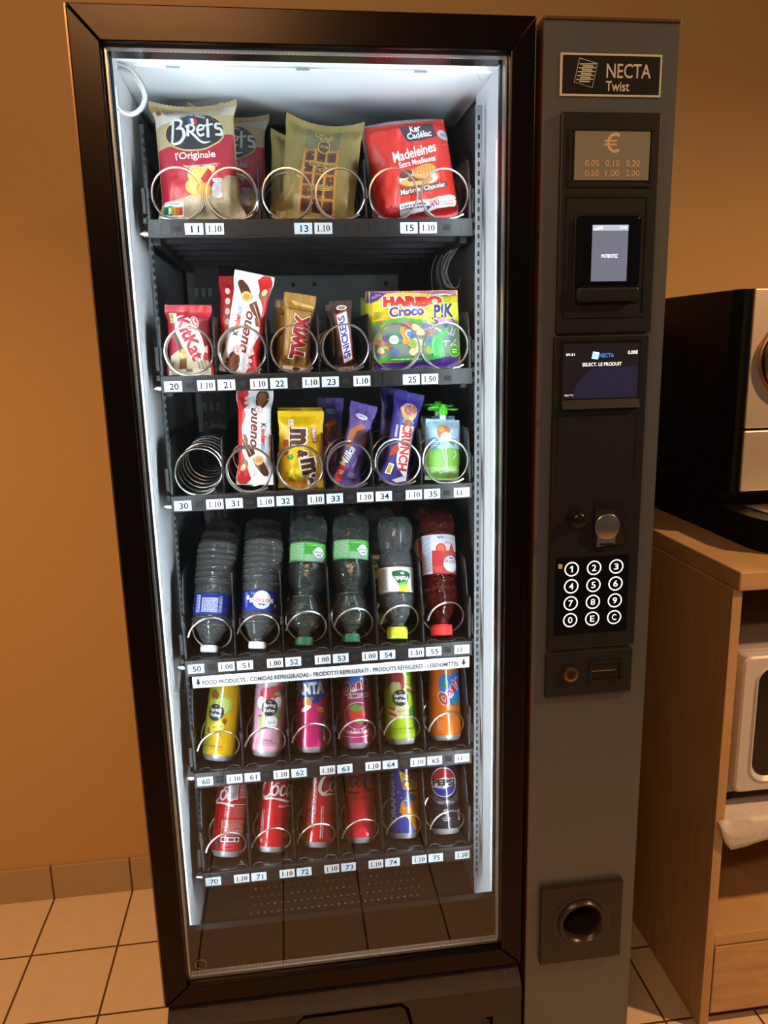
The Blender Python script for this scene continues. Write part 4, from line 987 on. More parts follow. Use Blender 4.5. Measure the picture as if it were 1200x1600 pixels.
a.box(.30, .70, 27, 7.6, foil('#c99a4a'), rot=-84, rr=3.6); a.box(.30, .70, 25, 6, foil('#8a4526'), rot=-84, rr=3); a.text('PEANUT', .30, .70, 20, 4.4, W_, rot=-84, bold=.02)
a.box(-.235, .87, 9, 9, W_); a.dashes(-.285, .84, -.185, .90, 4, foil('#5b5650'), .9, 7); a.ell(-.15, .19, 11, 9, foil('#e9cf2c'))
mm = pack('candy_bag', (.2434, .215, 1.2225), (.2485, .237, 1.340), a, YE, 72, 122, 24, seal=.06, pinch=.03, flare=.02, wr=1.1, seed=16, boxy=3,
     label='yellow bag of peanut candies with sideways brown letters in the third tray', cat='sweets bag', group='yellow candy bags')
pack_copy(mm, (.2457, .275, 1.2225), (.2490, .290, 1.3435), -4, label='yellow candy bag almost wholly hidden, only its top edge behind the front one', s=1.0)

# --- milk chocolate bar (purple) ---------------------------------------------------------------------
PU = foil('#5d4a93')
a = Art(37, 134)
a.ell(-.02, .845, 10, 4.6, foil('#dfe3ee'), rot=-8); a.text('CHOC', -.02, .845, 14, 3.6, foil('#39539b'), rot=-8, bold=.02)
a.poly([(-.42, .66), (.06, .77), (.22, .72), (-.10, .62), (-.20, .58), (-.22, .46), (-.45, .44)], foil('#b4683f')); a.poly([(-.1, .66), (.3, .72), (.42, .56), (.10, .50), (-.15, .56)], foil('#4e3a3b')); a.ell(.35, .56, 5, 7, foil('#6e4132'))
def Sm(pts, ws): a.line(pts, ws, W_, 6)
a.text('Milka', -.28, .335, 36, 13, W_, rot=72, shear=.3, bold=.02)
a.text('Choco', .12, .28, 15, 4.4, foil('#d8d4e8'), rot=78, shear=.2); a.text('WAFER', .26, .30, 25, 6, foil('#2d2347'), rot=80, bold=.03)
a.poly([(-.5, .22), (-.22, .22), (-.24, .02), (-.5, .02)], foil('#cf3a2e')); a.text('x2', -.36, .14, 7, 7, W_, rot=78, bold=.02); a.box(.12, .13, 13, 8, foil('#a9a3cf'), rr=2); a.dashes(-.02, .105, .26, .155, 3, PU, .8, 3)
mk = pack('milk_chocolate_bar', (.3155, .215, 1.2225), (.3516, .247, 1.347), a, PU, 40, 136, 20, seal=.06, pinch=.06, flare=.12, wr=.7, seed=18, boxy=3,
     label='purple milk chocolate bar leaning right at the front of the third tray', cat='chocolate bar', group='purple milk chocolate bars')
pack_copy(mk, (.2970, .283, 1.2225), (.3011, .303, 1.3509), 8, label='second purple chocolate bar in the shade behind the leaning one', s=1.0)

# --- crisp rice wafer bar (blue) -------------------------------------------------------------------------
CBL = foil('#382f86')
a = Art(42, 150)
a.ell(.08, .79, 14, 15, foil('#c8a28c'), rot=20); a.poly([(-.3, .80), (-.05, .70), (.30, .72), (.28, .77), (-.02, .76), (-.26, .84)], foil('#e0c16e')); a.ell(.12, .81, 11, 9, foil('#a8605a'), rot=20)
rd = random.Random(5)
for k in range(30): a.ell(.10+rd.uniform(-.24, .26), .815+rd.uniform(-.05, .06), 1.2, .9, foil(rd.choice(['#d8988a', '#8c4742', '#e6c3a0'])), n=7); a.z -= a.dz
for k in range(2): a.line([(-.3, .79-k*.02), (-.02, .74-k*.02), (.26, .755-k*.02)], .7, CH, 3)
a.ell(.12, .68, 10, 5, foil('#a8a3c4')); a.ell(.12, .675, 8, 4.6, foil('#8d6247'))
a.poly([(-.18, .63), (.40, .645), (.42, .07), (.0, .18), (-.08, .23)], W_)
a.text('CRUNCH', .155, .40, 76, 16.5, foil('#c52a34'), rot=-87, bold=.045)
a.text('GRANDE', -.30, .56, 20, 4, W_, rot=-88, bold=.02); a.poly([(-.36, .36), (-.16, .42), (-.05, .36), (-.18, .31), (-.40, .28)], foil('#b04a2c'), 2)
a.box(-.26, .145, 10, 17, W_, rr=1, rot=-4); a.rect(-.34, .10, -.2, .19, foil('#b9bb2f')); a.rect(-.30, .10, -.22, .135, foil('#dd8b2d'))
a.poly([(-.08, .03), (.42, .12), (.42, .05), (.1, .01)], foil('#d9d6df'))
cw = pack('wafer_bar', (.3927, .215, 1.2225), (.4276, .252, 1.3629), a, CBL, 46, 152, 18, seal=.065, pinch=.06, flare=.10, wr=.7, seed=20, boxy=4,
     label='blue wafer bar with red letters on white, leaning right in the third tray', cat='chocolate bar', group='blue wafer bars')
pack_copy(cw, (.3923, .283, 1.2225), (.4090, .302, 1.3646), 200, label='back of a blue wafer bar in the dark behind the front one', s=.98)

# --- fruit pouches ------------------------------------------------------------------------------------------
LB = foil('#9fc7de'); PG = foil('#7cb648'); CAPG = M('#45c322', rough=.35)
def pouch_art():
    a = Art(56, 100)
    a.poly([(-.5, 0), (.5, 0), (.5, .50), (.2, .53), (-.1, .50), (-.5, .56)], PG); a.poly([(-.5, .2), (.5, .24), (.5, 0), (-.5, 0)], foil('#9ccf6a'))
    a.ell(-.05, .78, 11, 12, foil('#c9764c')); a.ell(.02, .70, 9, 8, foil('#dfe7e0')); a.poly([(.1, .62), (.3, .68), (.26, .56)], foil('#3f8b3a')); a.ell(-.12, .83, 5, 4, foil('#d99a54'))
    for p in ([(-.25, .72), (-.3, .58), (-.1, .50), (.0, .34), (.06, .18)], [(.1, .62), (.02, .48), (.06, .36), (.06, .18)], [(.10, .74), (.22, .84), (.34, .92), (.36, .70), (.12, .74)], [(.25, .36), (.34, .42), (.28, .50)]): a.line(p, 1.1, W_)
    a.poly([(-.46, .66), (-.28, .70), (-.14, .60), (-.30, .48), (-.46, .50)], foil('#4f93c4')); a.dashes(-.42, .54, -.22, .64, 3, W_, 1.0, 6)
    a.text('POMME', .05, .155, 36, 6.4, foil('#d8f0c0'), bold=.01)
    return a
def pouch_parts(p):
    o = MB()
    o.lathe([(.0052, .0), (.0052, .012)], (0, 0, .1000), 'z', M('#dfe5e2', rough=.4), 16)
    o.build('spout', p, True)
    o = MB()
    o.lathe([(.0075, .007), (.0078, .009), (.0078, .020), (.0062, .021), (.0058, .024), (.0030, .0245)], (0, 0, .1000), 'z', CAPG, 20)
    for s_ in (-1, 1):
        n = 18; V = []; F = []
        rim = [(s_*(.0055+.0205*(.5-.5*math.cos(math.pi*i/9)))*1.0, .0072*math.sin(math.pi*i/9)) for i in range(10)]
        loop = rim+[(x, -y) for x, y in reversed(rim[1:-1])]
        k = len(loop)
        def Z(x, y): return .1185+abs(x)*.06*s_*.4+y*.25*s_
        V = [(x, y, Z(x, y)) for x, y in loop]+[(x, y, Z(x, y)-.0022) for x, y in loop]
        F = [tuple(range(k)), tuple(reversed(range(k, 2*k)))]+[(i, i+k, (i+1) % k+k, (i+1) % k) for i in range(k)]
        o.add(V, F, CAPG)
    o.build('propeller_cap', p, True, 50)
V, N, F, warp, xs, ys = pack_shape(58, 100, 30, seal=.03, pinch=-.02, boxy=3, wr=.6, seed=22, teeth=0)
# stand-up pouch: taper the bottom gusset open
po = wrap_mesh('fruit_pouch', (V, N, F, [LB]*len(F)), pouch_art(), warp, xs, ys)
po.matrix_world = frame_of((.4743, .222, 1.2225), (.4815, .243, 1.335), 6)
tag(po, 'blue and green fruit pouch with a bright green propeller cap, in front', 'fruit pouch', 'fruit pouches')
pouch_parts(po)
pc = po.copy(); COL.objects.link(pc); pc.matrix_world = frame_of((.4790, .283, 1.2225), (.4845, .30, 1.3326), -14)
pc['label'] = 'fruit pouch behind the front one, its darker green propeller cap showing'
for c in list(po.children):
    d = c.copy(); COL.objects.link(d); d.parent = pc
# ================================================================== bottles
def axis_m(B, sx, phi, spin=0):
    z = Vector((sx, math.sin(R(phi)), math.cos(R(phi)))).normalized(); y = Vector((0, 1, 0)); y = (y-z*y.dot(z)).normalized(); x = y.cross(z)
    m = Matrix((x, y, z)).transposed().to_4x4(); m.translation = Vector(B)
    return m @ Matrix.Rotation(R(spin), 4, 'Z')
def cyl_warp(prof, eps=0.0):
    def rad(t):
        for (r0, t0), (r1, t1) in zip(prof, prof[1:]):
            if t0 <= t <= t1: return r0+(r1-r0)*(t-t0)/max(1e-9, t1-t0)
        return prof[-1][0]
    def warp(x, y):
        r = rad(y); an = x/ref; p = Vector((r*math.sin(an), -r*math.cos(an), y)); n = Vector((math.sin(an), -math.cos(an), -(rad(y+.0005)-rad(y-.0005))/.001)).normalized()
        return p, n
    ref = max(r for r, t in prof)
    return warp, ref
def revolve(prof, n=64):
    V = []; N = []; F = []
    k = len(prof)
    for i, (r, t) in enumerate(prof):
        a = prof[max(0, i-1)]; b = prof[min(k-1, i+1)]; dr, dt = b[0]-a[0], b[1]-a[1]; l = math.hypot(dr, dt) or 1
        for j in range(n):
            an = 2*math.pi*j/n; V.append((r*math.sin(an), -r*math.cos(an), t)); N.append(Vector((math.sin(an)*dt/l, -math.cos(an)*dt/l, -dr/l)).normalized()[:])
    for i in range(k-1):
        for j in range(n): F.append((i*n+j, i*n+(j+1) % n, (i+1)*n+(j+1) % n, (i+1)*n+j))
    F += [tuple(reversed(range(n))), tuple((k-1)*n+j for j in range(n))]
    return V, N, F
def liquid(h, name, rough=.02, wave=.5, tr=.965):
    mt = M(h, rough=rough, trans=tr, ior=1.33, bump=wave, bscale=55.0)
    return mt
WATER = liquid('#f4fbfb', 'water', tr=.94); PINK = liquid('#ff5a48', 'red'); GREENISH = liquid('#e4f5ea', 'green')
def smooth_prof(pts, k=5): return [(max(.0005, r), t) for r, t in spline(pts, k)]
def bottle(name, prof, mat, capc, cap_r, cap_h, lab, L, label, group, z0=0.0):
    """bottle standing on its cap, base up; lab = (t0, t1, art, base colour, a0, a1)"""
    root = empty(name); tag(root, label, 'bottle', group)
    V, N, F = revolve(prof, 48); o = wrap_mesh('bottle_body', (V, N, F, [mat]*len(F)), None, None, [], [], root)
    cm = M(capc, rough=.4)
    c = MB().lathe([(cap_r*.93, 0), (cap_r, .0012), (cap_r, cap_h*.78), (cap_r*1.03, cap_h*.80), (cap_r*1.03, cap_h), (cap_r*.8, cap_h)], (0, 0, 0), 'z', cm, 32)
    for j in range(40):
        an = 2*math.pi*j/40; x, y = cap_r*math.cos(an), cap_r*math.sin(an); c.box(x-.0004, x+.0004, y-.0004, y+.0004, .0015, cap_h*.76, cm)
    c.build('cap', root, True, 35)
    if lab:
        t0, t1, art, base, a0, a1 = lab
        rl = max(r for r, t in prof if t0-.001 <= t <= t1+.001)+.0006
        pl = [(rl, t0), (rl, t1)]
        warp, ref = cyl_warp(pl)
        V = []; N = []; F = []; n = 48
        for ri, s_ in ((rl, 1), (rl-.0003, -1)):
            for t in (t0, t1):
                for j in range(n+1):
                    an = R(a0+(a1-a0)*j/n); V.append((ri*math.sin(an), -ri*math.cos(an), t)); N.append((s_*math.sin(an), -s_*math.cos(an), 0))
        q = n+1
        for j in range(n): F.append((j, j+1, q+j+1, q+j)); F.append((2*q+j, 3*q+j, 3*q+j+1, 2*q+j+1))
        w = wrap_mesh('label', (V, N, F, [base]*len(F)), art, lambda x, y: (lambda p, nn: (p, nn))(*warp(x, t0+y)), frange(R(a0)*rl, R(a1)*rl, rl*.11), [0, t1-t0], root)
    return root
def copy_thing(src, m, label, group=None):
    r = src.copy(); COL.objects.link(r); r.matrix_world = m; r['label'] = label
    if group: r['group'] = group
    for ch in list(src.children):
        c = ch.copy(); COL.objects.link(c); c.parent = r
        for g in ch.children:
            d = g.copy(); COL.objects.link(d); d.parent = c
    return r
# still water, ribbed body
L = .186
p = [(.0115, .010), (.0115, .0165), (.016, .022), (.023, .035), (.030, .047), (.0335, .052), (.0335, .0545), (.0315, .0565), (.0312, .060), (.0312, .093), (.0318, .095), (.0318, .108), (.0300, .1105), (.0318, .1125)]
for k in range(6): z = .116+k*.0098; p += [(.0336, z), (.0336, z+.005), (.0313, z+.0075)]
p += [(.0332, .1765), (.0318, .1815), (.026, .1853), (.018, .186), (.006, .183)]
BLUE = pap('#22318f'); LG = pap('#dfe7ea'); CR_ = pap('#b3302c')
def still_art():
    a = Art(1, 1)
    a.ell(0, 18.5, 15.5, 15, LG); a.ring(0, 18.5, 12.6, 13.2, pap('#8fb2b6')); a.poly([(-6, 12), (-3, 9), (0, 11), (3, 8.6), (6, 12)], pap('#34486e'))
    a.box(0, 17.5, 41, 7.6, LG, rr=1.5); a.text('CRISTALINE', 0, 17.5, 38, 6, CR_, rot=180, bold=.02); a.arc('EAU DE SOURCE', 0, 18.5, 9.6, 270, 120, 2.2, BLUE, flip=-1)
    a.dashes(-30, 6, -24, 30, 3, pap('#97a5d8'), .9, 3, True); a.box(-24, 22, 5, 7, LG, rr=1); a.text('PS', -16, 29, 6, 4, pap('#8ca7dd'), rot=180); a.ell(25, 10, 3, 3, pap('#8ca7dd'))
    # back of the label: barcode and small print
    for c in (62, -134):
        a.rect(c-25, 3, c-17, 31, LG)
        for k in range(16): a.rect(c-24, 4+k*1.65, c-18, 4.6+k*1.65+(k % 3)*.3, BLUE)
        a.dashes(c-13, 3, c+13, 27, 15, LG, .8, 5); a.rect(c-12, 29, c+12, 30.2, pap('#1a2468')); a.dashes(c+15, 3, c+20, 30, 12, LG, .9, 9)
    return a
b50 = bottle('water_bottle', smooth_prof(p, 3), WATER, '#dfe6e6', .0142, .0112, (.0600, .0935, still_art(), BLUE, -180, 180), L, 'clear water bottle with the barcode side of its blue label in front', 'upside-down still water bottles')
B0 = Vector((.0795, .212, .9535)); DY = .071
b50.matrix_world = axis_m(B0, .106, 26, -118)
def behind(src, B, sx, k, spin, label): return copy_thing(src, axis_m(Vector(B)+Vector((0, DY*k, .0)), sx, 26, spin), label)
behind(b50, B0, .10, 1, 40, 'clear water bottle directly behind the one with the barcode label')
behind(b50, B0, .095, 2, 90, 'rearmost clear water bottle of the far left channel')
B1 = Vector((.158, .212, .9535))
copy_thing(b50, axis_m(B1, .105, 26, 4), 'clear water bottle with red letters on its blue label facing the glass')
behind(b50, B1, .09, 1, 70, 'clear water bottle directly behind the one with the red name in front')
behind(b50, B1, .085, 2, 120, 'rearmost clear water bottle of the second channel')
# sparkling water, waisted
p = [(.0105, .010), (.0105, .018), (.014, .024), (.024, .033), (.0305, .045), (.0312, .052), (.0285, .066), (.0240, .080), (.0235, .085), (.0265, .094), (.0305, .106), (.0315, .118), (.0313, .135), (.0305, .138), (.0305, .172), (.0313, .175), (.0318, .190), (.0315, .204), (.029, .214), (.022, .2195), (.014, .220), (.006, .214)]
GRN = pap('#3f9f35')
def spark_art():
    a = Art(1, 1)
    a.rect(-99, 0, -8, 34, pap('#5fa463')); a.rect(-8, 12, 60, 34, GRN); a.rect(-8, 0, 60, 12, pap('#86ad8c'))
    a.dashes(-40, 3, -10, 31, 14, pap('#c4dcc4'), .7, 4); a.dashes(-6, 26, 24, 31, 2, pap('#9bd08a'), 1.2, 8)
    a.ell(17, 16, 10, 9.4, LG); a.poly([(12, 12), (14.5, 9.6), (17, 11.2), (19.5, 9.4), (22, 12)], pap('#34486e')); a.box(17, 16, 24, 4.8, LG, rr=1); a.text('CRISTALINE', 17, 16, 22, 3.6, CR_, rot=180, bold=.02)
    return a
b53 = bottle('sparkling_water_bottle', smooth_prof(p, 3), GREENISH, '#175c3a', .0150, .0135, (.1385, .1715, spark_art(), pap('#5fa463'), -110, 110), .22, 'green-capped sparkling water bottle in the fourth channel of the bottle tray', 'upside-down sparkling water bottles')
B3 = Vector((.314, .212, .9535)); B2 = Vector((.2354, .212, .9535))
b53.matrix_world = axis_m(B3, .068, 26, 6)
behind(b53, B3, .06, 1, 40, 'green-tinted bottle behind the sparkling water of the fourth channel')
copy_thing(b53, axis_m(B2, .098, 26, 2), 'green-capped sparkling water bottle in the third channel of the bottle tray')
behind(b53, B2, .09, 1, -30, 'green-tinted bottle behind the sparkling water of the third channel')
# lemon water
p = [(.0125, .014), (.0125, .026), (.017, .033), (.0240, .045), (.0300, .060), (.0312, .068), (.0312, .075), (.0305, .077), (.0305, .120), (.0312, .123), (.0300, .135), (.0268, .148), (.0268, .154), (.0295, .166), (.0307, .180), (.0300, .196), (.026, .206), (.018, .210), (.006, .204)]
def lemon_art():
    a = Art(1, 1)
    a.rect(-44, 2, -24, 40, pap('#b9c4bf')); a.dashes(-42, 4, -26, 38, 12, pap('#6d7f7a'), .7, 4)
    DG = pap('#1f5a39')
    a.poly([(-16, 33), (-4, 36), (9, 35), (17, 30), (15, 22), (8, 13), (2, 9), (-4, 12), (-12, 22)], DG, 3); a.poly([(-6, 13), (6, 17), (12, 14), (4, 7), (-2, 8)], pap('#5fae3f'), 2)
    a.text('Volvic', 1, 22, 27, 8.5, W_, rot=180, bold=.03, shear=.2); a.text('au', 2, 31, 6, 3.6, W_, rot=180)
    a.ell(5, 3.5, 10.5, 8.5, pap('#dfc12c'), rot=10); a.ell(8, 4, 6, 5, pap('#e8d664'), rot=10); a.text('Juicy', 3, 39.5, 18, 3.4, pap('#4a7a55'), rot=180, shear=.3); a.text('citron', 17, 39, 12, 2.4, pap('#8aa04a'), rot=180)
    return a
b54 = bottle('lemon_water_bottle', smooth_prof(p, 3), WATER, '#c6d22a', .0170, .0195, (.0775, .1195, lemon_art(), pap('#e7edec'), -110, 110), .21, 'upside-down lemon water bottle with a yellow-green cap at the front of the fifth channel', 'lemon water bottles')
B4 = Vector((.3938, .212, .9535)); b54.matrix_world = axis_m(B4, .055, 25, 8)
copy_thing(b54, axis_m(B4+Vector((-.012, .078, 0)), .02, 25, -35), 'lemon water bottle behind the front one, its cap showing at the left')
# strawberry water
p = [(.0130, .012), (.0130, .024), (.0175, .032), (.0245, .048), (.0305, .062), (.0315, .072), (.0300, .084), (.0290, .089), (.0302, .094), (.0305, .100), (.0300, .103), (.0300, .172), (.0305, .175), (.0300, .186), (.0308, .192), (.0302, .206), (.026, .214), (.018, .2175), (.006, .212)]
def straw_art():
    a = Art(1, 1); WB = pap('#d5dcea')
    a.rect(-60, 0, -14, 69, WB); a.dashes(-40, 3, -16, 66, 26, pap('#6b6d9c'), 1.0, 4)
    a.rect(-14, 40, 60, 69, WB); a.text('0,5L', 1, 63, 10, 5, pap('#2c3768'), rot=180, bold=.03); a.dashes(6, 59, 34, 65, 3, pap('#9db0d2'), 1.0, 6); a.dashes(8, 51, 30, 56, 2, pap('#d2606a'), 1.2, 7)
    a.ell(2, 43, 9, 9.5, pap('#cf4a36')); a.ell(2, 43, 6, 7, pap('#de6a4c')); a.poly([(19, 36), (27, 36), (28.5, 42), (23, 52), (18, 43)], pap('#d3412c'), 3); a.poly([(18, 38), (23, 33), (28, 38), (23, 37)], pap('#5f8f3a'))
    a.rect(-14, 14, 4, 40, pap('#b8383a')); a.ell(20, 17, 15, 14.5, WB); a.ring(20, 17, 12.8, 13.4, pap('#6e9cc4')); a.text('CRISTALINE', 14, 21, 34, 5.4, CR_, rot=180, bold=.02); a.poly([(15, 28), (18, 25), (20, 27), (23, 24.5), (26, 28)], pap('#2c3768')); a.box(-4, 8, 13, 7, pap('#d8523c'), rr=1)
    return a
b55 = bottle('strawberry_water_bottle', smooth_prof(p, 3), PINK, '#d8262a', .0182, .0185, (.1035, .1715, straw_art(), pap('#b5484a'), -75, 75), .218, 'red strawberry drink bottle upside down with a red cap at the right end', 'red strawberry drink bottles')
B5 = Vector((.4703, .212, .9535)); b55.matrix_world = axis_m(B5, .05, 25, -6)
copy_thing(b55, axis_m(B5+Vector((.0, .078, 0)), .04, 25, -25), 'red strawberry drink bottle right behind the front one')
copy_thing(b55, axis_m(B4+Vector((.006, .156, 0)), .04, 25, 30), 'red drink bottle standing behind the two lemon water bottles')

# ================================================================== cans
def can_thing(name, base, art, label, group=None, top='#c9c8c6'):
    root = empty(name); tag(root, label, 'can', group)
    pr = [(.0279, .0098), (.0285, .0118), (.0287, .014), (.0287, .1270), (.0284, .1290), (.0262, .1370), (.0252, .1390)]
    V, N, F = revolve(pr, 64); F = F[:-2]
    warp, ref = cyl_warp(pr)
    wrap_mesh('can_body', (V, N, F, [base]*len(F)), art, warp, frange(-math.pi*.0287, math.pi*.0287, .0287*.115), [.0118, .128, .1388], root)
    AL = M('#d2d2d2', rough=.38, metal=.75)
    MB().lathe([(.004, .0060), (.016, .0050), (.0205, .0012), (.0222, .0), (.0236, .0012), (.0262, .0062), (.0281, .0100)], (0, 0, 0), 'z', AL, 48).build('base_rim', root, True, 60)
    MB().lathe([(.0252, .1390), (.0262, .1408), (.0262, .1432), (.0248, .1440), (.0236, .1405), (.003, .1405)], (0, 0, 0), 'z', AL, 48).build('lid', root, True, 50)
    return root
def place(o, B, sx, phi, spin=0): o.matrix_world = axis_m(B, sx, phi, spin); return o
GC1 = 'slim cans in the upper can row'; GC2 = 'slim cans in the bottom row'
def badge(a, x, y, r=14):
    NB = can('#23272f'); WT = can('#f2f1ec')
    a.ell(x, y, r, r, NB, n=40); a.text('Spring', x, y+3.6, 20, 7.6, WT, bold=.03); a.text('Valley', x, y-5.2, 20, 7.6, WT, bold=.03); a.line([(x-1.5, y+8.5), (x, y+11), (x+2, y+9)], .9, WT)
# banana
a = Art(1, 1); Y1 = can('#e2ac12')
a.poly([(-90, 12), (-20, 12), (-12, 60), (-4, 95), (-8, 128), (-90, 128)], can('#b9b835')); a.ell(-3, 92, 17, 17, can('#a9c24a')); a.ell(-3, 92, 13, 13, can('#c6d77c'))
for k in range(12): an = R(30*k); a.line([(-3+5*math.cos(an), 92+5*math.sin(an)), (-3+12*math.cos(an), 92+12*math.sin(an))], .8, can('#8aa83a'), 0)
for x, y, r in ((-19, 110, 8), (-14, 108, 6), (4, 66, 5), (-22, 50, 5)): a.ell(x, y, r*.7, r, can('#8d5226'))
a.ell(-8, 55, 13, 9, can('#e6d34a'), rot=30); a.text('Ananas', -8, 57, 16, 4.6, can('#4c4a2c'), rot=14, shear=.3); badge(a, -13, 80)
a.text('JUS DE BANANAS', -13, 24, 36, 4.4, can('#3f3a20'), bold=.01); a.line([(-32, 20), (6, 20)], .5, can('#3f3a20'), 0); a.line([(-6, 12), (-2, 40), (2, 32)], .9, can('#f4df80'))
place(can_thing('slim_can', Y1, a, 'yellow slim can with a dark round badge, first in the upper can row', GC1), (.0796, .224, .7525), .152, 22)
# lychee
a = Art(1, 1); PK = can('#e2a9be'); FR = can('#c93a52')
a.ell(-9, 104, 11, 12, FR); a.ell(8, 110, 12, 12, can('#d24a5a')); a.ell(1, 124, 10, 6, can('#dfe3e2')); a.ell(-17, 90, 8, 10, can('#e8edf0')); a.poly([(4, 104), (18, 102), (16, 108), (8, 109)], can('#8ec23f')); a.poly([(-16, 98), (-8, 97), (-12, 92)], can('#8ec23f'))
a.ell(14, 92, 7, 9, can('#e8edf0')); a.poly([(-22, 68), (-12, 70), (-16, 64)], FR); a.poly([(-18, 66), (-6, 70), (-12, 44), (-16, 40)], can('#8ec23f')); a.poly([(12, 78), (20, 80), (16, 60), (8, 62)], can('#7aae3a')); a.ell(4, 58, 11, 11, can('#e9eef2')); a.text('Litchi', 4, 58, 14, 5, can('#4b5a66'), shear=.3); badge(a, -1, 82)
a.text('LITCHI', -1, 27, 16, 4.6, can('#6b3f4f'), bold=.015); a.line([(-20, 23), (16, 23)], .5, can('#6b3f4f'), 0); a.dashes(-10, 19, 10, 21.5, 1, can('#6b3f4f'), .7, 3)
place(can_thing('slim_can', PK, a, 'pale pink slim can with a dark round badge and red fruit', GC1), (.1614, .224, .7525), .123, 22)
# fruit soda, magenta
a = Art(1, 1); MG = can('#b81f60'); BL_ = can('#2b3f9e')
a.poly([(-40, 128), (34, 128), (34, 100), (4, 82), (-30, 96), (-40, 104)], BL_); a.text('FANTA', -9, 108, 60, 21, can('#f0efef'), bold=.06, rot=4, out=[(can('#20307f'), 1.4)])
a.ell(-10, 86, 8, 8, can('#d98a35')); a.ell(-13, 74, 11, 4, can('#e4e0e6'), rot=25); a.ell(14, 72, 8, 4.4, can('#d98a28'), rot=-25); a.ell(16, 74, 5, 2, can('#e8b84c'), rot=-25); a.dashes(-36, 80, -20, 84, 2, can('#e7c3d2'), .8, 4); a.poly([(-6, 90), (-2, 95), (2, 89)], can('#6c9a3a'))
a.rect(16, 18, 24, 56, can('#3a2030'))
for k in range(20): a.rect(17, 19+k*1.8, 23, 19.8+k*1.8, can('#c3b8c2'))
place(can_thing('slim_can', MG, a, 'magenta slim can with white letters on a blue patch', GC1), (.2411, .224, .7525), .055, 22)
# fruit drink, magenta with strawberry
a = Art(1, 1); MG2 = can('#a82c62'); ORED = can('#c9313a'); OW = can('#f4f2ee'); OB = can('#2f72c6')
a.poly([(-26, 112), (-10, 122), (12, 124), (24, 114), (22, 100), (-20, 98)], OB, 2)
def oasis(x, y, s, ro, col=ORED):
    c, n = math.cos(R(ro)), math.sin(R(ro))
    for i, (ch, dx, dy, wd_, ht_) in enumerate((('O', -17, -1, 14, 21), ('a', -4.5, -1.5, 9, 12), ('s', 4.5, 0, 8, 12), ('i', 11, 1.8, 3.6, 17), ('s', 18, 1.8, 8, 12))):
        dx *= s; dy *= s; a.text(ch, x+dx*c-dy*n, y+dx*n+dy*c, wd_*s, ht_*s, col, rot=ro, bold=.06, shear=.12, out=[(OW, 1.3)])
oasis(-2, 106, 1.02, 10)
a.text('POMME-CASSIS', 3, 90, 40, 6.5, can('#2c1c2a'), bold=.03, out=[(OW, .8)], rot=3); a.dashes(-20, 123, 22, 127, 1, OW, 2, 4)
a.poly([(-17, 60), (-12, 69), (0, 71), (10, 66), (12, 57), (6, 47), (-2, 42), (-12, 50)], can('#c8372c'), 3); a.poly([(-18, 68), (-8, 73), (-4, 80), (0, 73), (12, 70), (4, 64), (-8, 65)], can('#4f9a3a'), 2); a.poly([(-6, 46), (6, 40), (10, 44), (0, 50)], can('#4f9a3a'))
a.ring(0, 56, 23.5, 24.3, OW, sy=.95, a0=60, a1=330)
for k in range(9): a.text('*', -26+k*6.5, 30+(k % 2)*2, 3.6, 3.6, OW)
a.text('FRAMBOISE', -2, 28, 40, 4.4, OW, bold=.01); a.line([(-30, 22), (0, 20), (28, 23)], .8, OW); a.poly([(22, 26), (28, 27), (24, 20)], can('#e08fb0'))
place(can_thing('slim_can', MG2, a, 'magenta slim can with red script lettering and a strawberry', GC1), (.3207, .224, .7525), .030, 22)
# apple
a = Art(1, 1); GA = can('#9fbf24'); AR = can('#b93b46'); AC = can('#d9d394')
a.ell(-8, 108, 15, 17, AR); a.ell(-14, 96, 9, 12, AC); a.ell(-7, 98, 5, 10, can('#c7d07c'))
for k in range(4): a.poly([(4+k*1.2, 105-k*5.2), (20+k*1, 101-k*5.6), (21+k*1, 98.4-k*5.6), (5+k*1.2, 102.4-k*5.2)], AR if k % 2 == 0 else AC)
for k in range(4): a.poly([(-26, 66-k*5), (-14+k, 62-k*5), (-13+k, 58-k*5), (-26, 62-k*5)], AR if k % 2 == 0 else AC)
a.ell(0, 58, 14, 13, AC); a.text('Pomme', -1, 58, 18, 5, can('#3d5326'), rot=14, shear=.3); a.poly([(6, 120), (14, 128), (18, 116)], can('#5f9a2c')); a.poly([(14, 88), (26, 90), (20, 80)], can('#5f9a2c')); badge(a, -4, 80)
a.text('JUS DE POMME', 0, 27, 38, 4.4, can('#3d4a1c'), bold=.015); a.line([(-18, 23), (18, 23)], .5, can('#3d4a1c'), 0); a.dashes(-16, 19, 16, 21.5, 1, can('#3d4a1c'), .7, 6); a.poly([(10, 60), (20, 66), (24, 50), (12, 46)], can('#5f9a2c'), 2)
place(can_thing('slim_can', GA, a, 'lime green slim can with a dark round badge and apple slices', GC1), (.3993, .224, .7525), .038, 22)
# orange drink
a = Art(1, 1); OG = can('#d9701a')
a.poly([(-14, 92), (-12, 108), (0, 116), (8, 112), (20, 119), (34, 110), (36, 80), (30, 60), (18, 64), (10, 58), (0, 70), (-8, 74), (-12, 84)], can('#2a74cf'), 2); a.poly([(-9, 98), (-2, 110), (4, 96), (-4, 90)], can('#2f7a3f'), 2); a.poly([(8, 66), (22, 72), (26, 68), (14, 62)], can('#2f8f4f'), 2)
oasis(8, 86, 1.15, 40)
a.text('TROPICAL', 4, 123, 24, 3.6, OW); a.dashes(-20, 19, -12, 38, 4, can('#f3cfa8'), .9, 4, True)
place(can_thing('slim_can', OG, a, 'orange slim can with red script, right end of the upper can row', GC1), (.4790, .224, .7525), .036, 22)

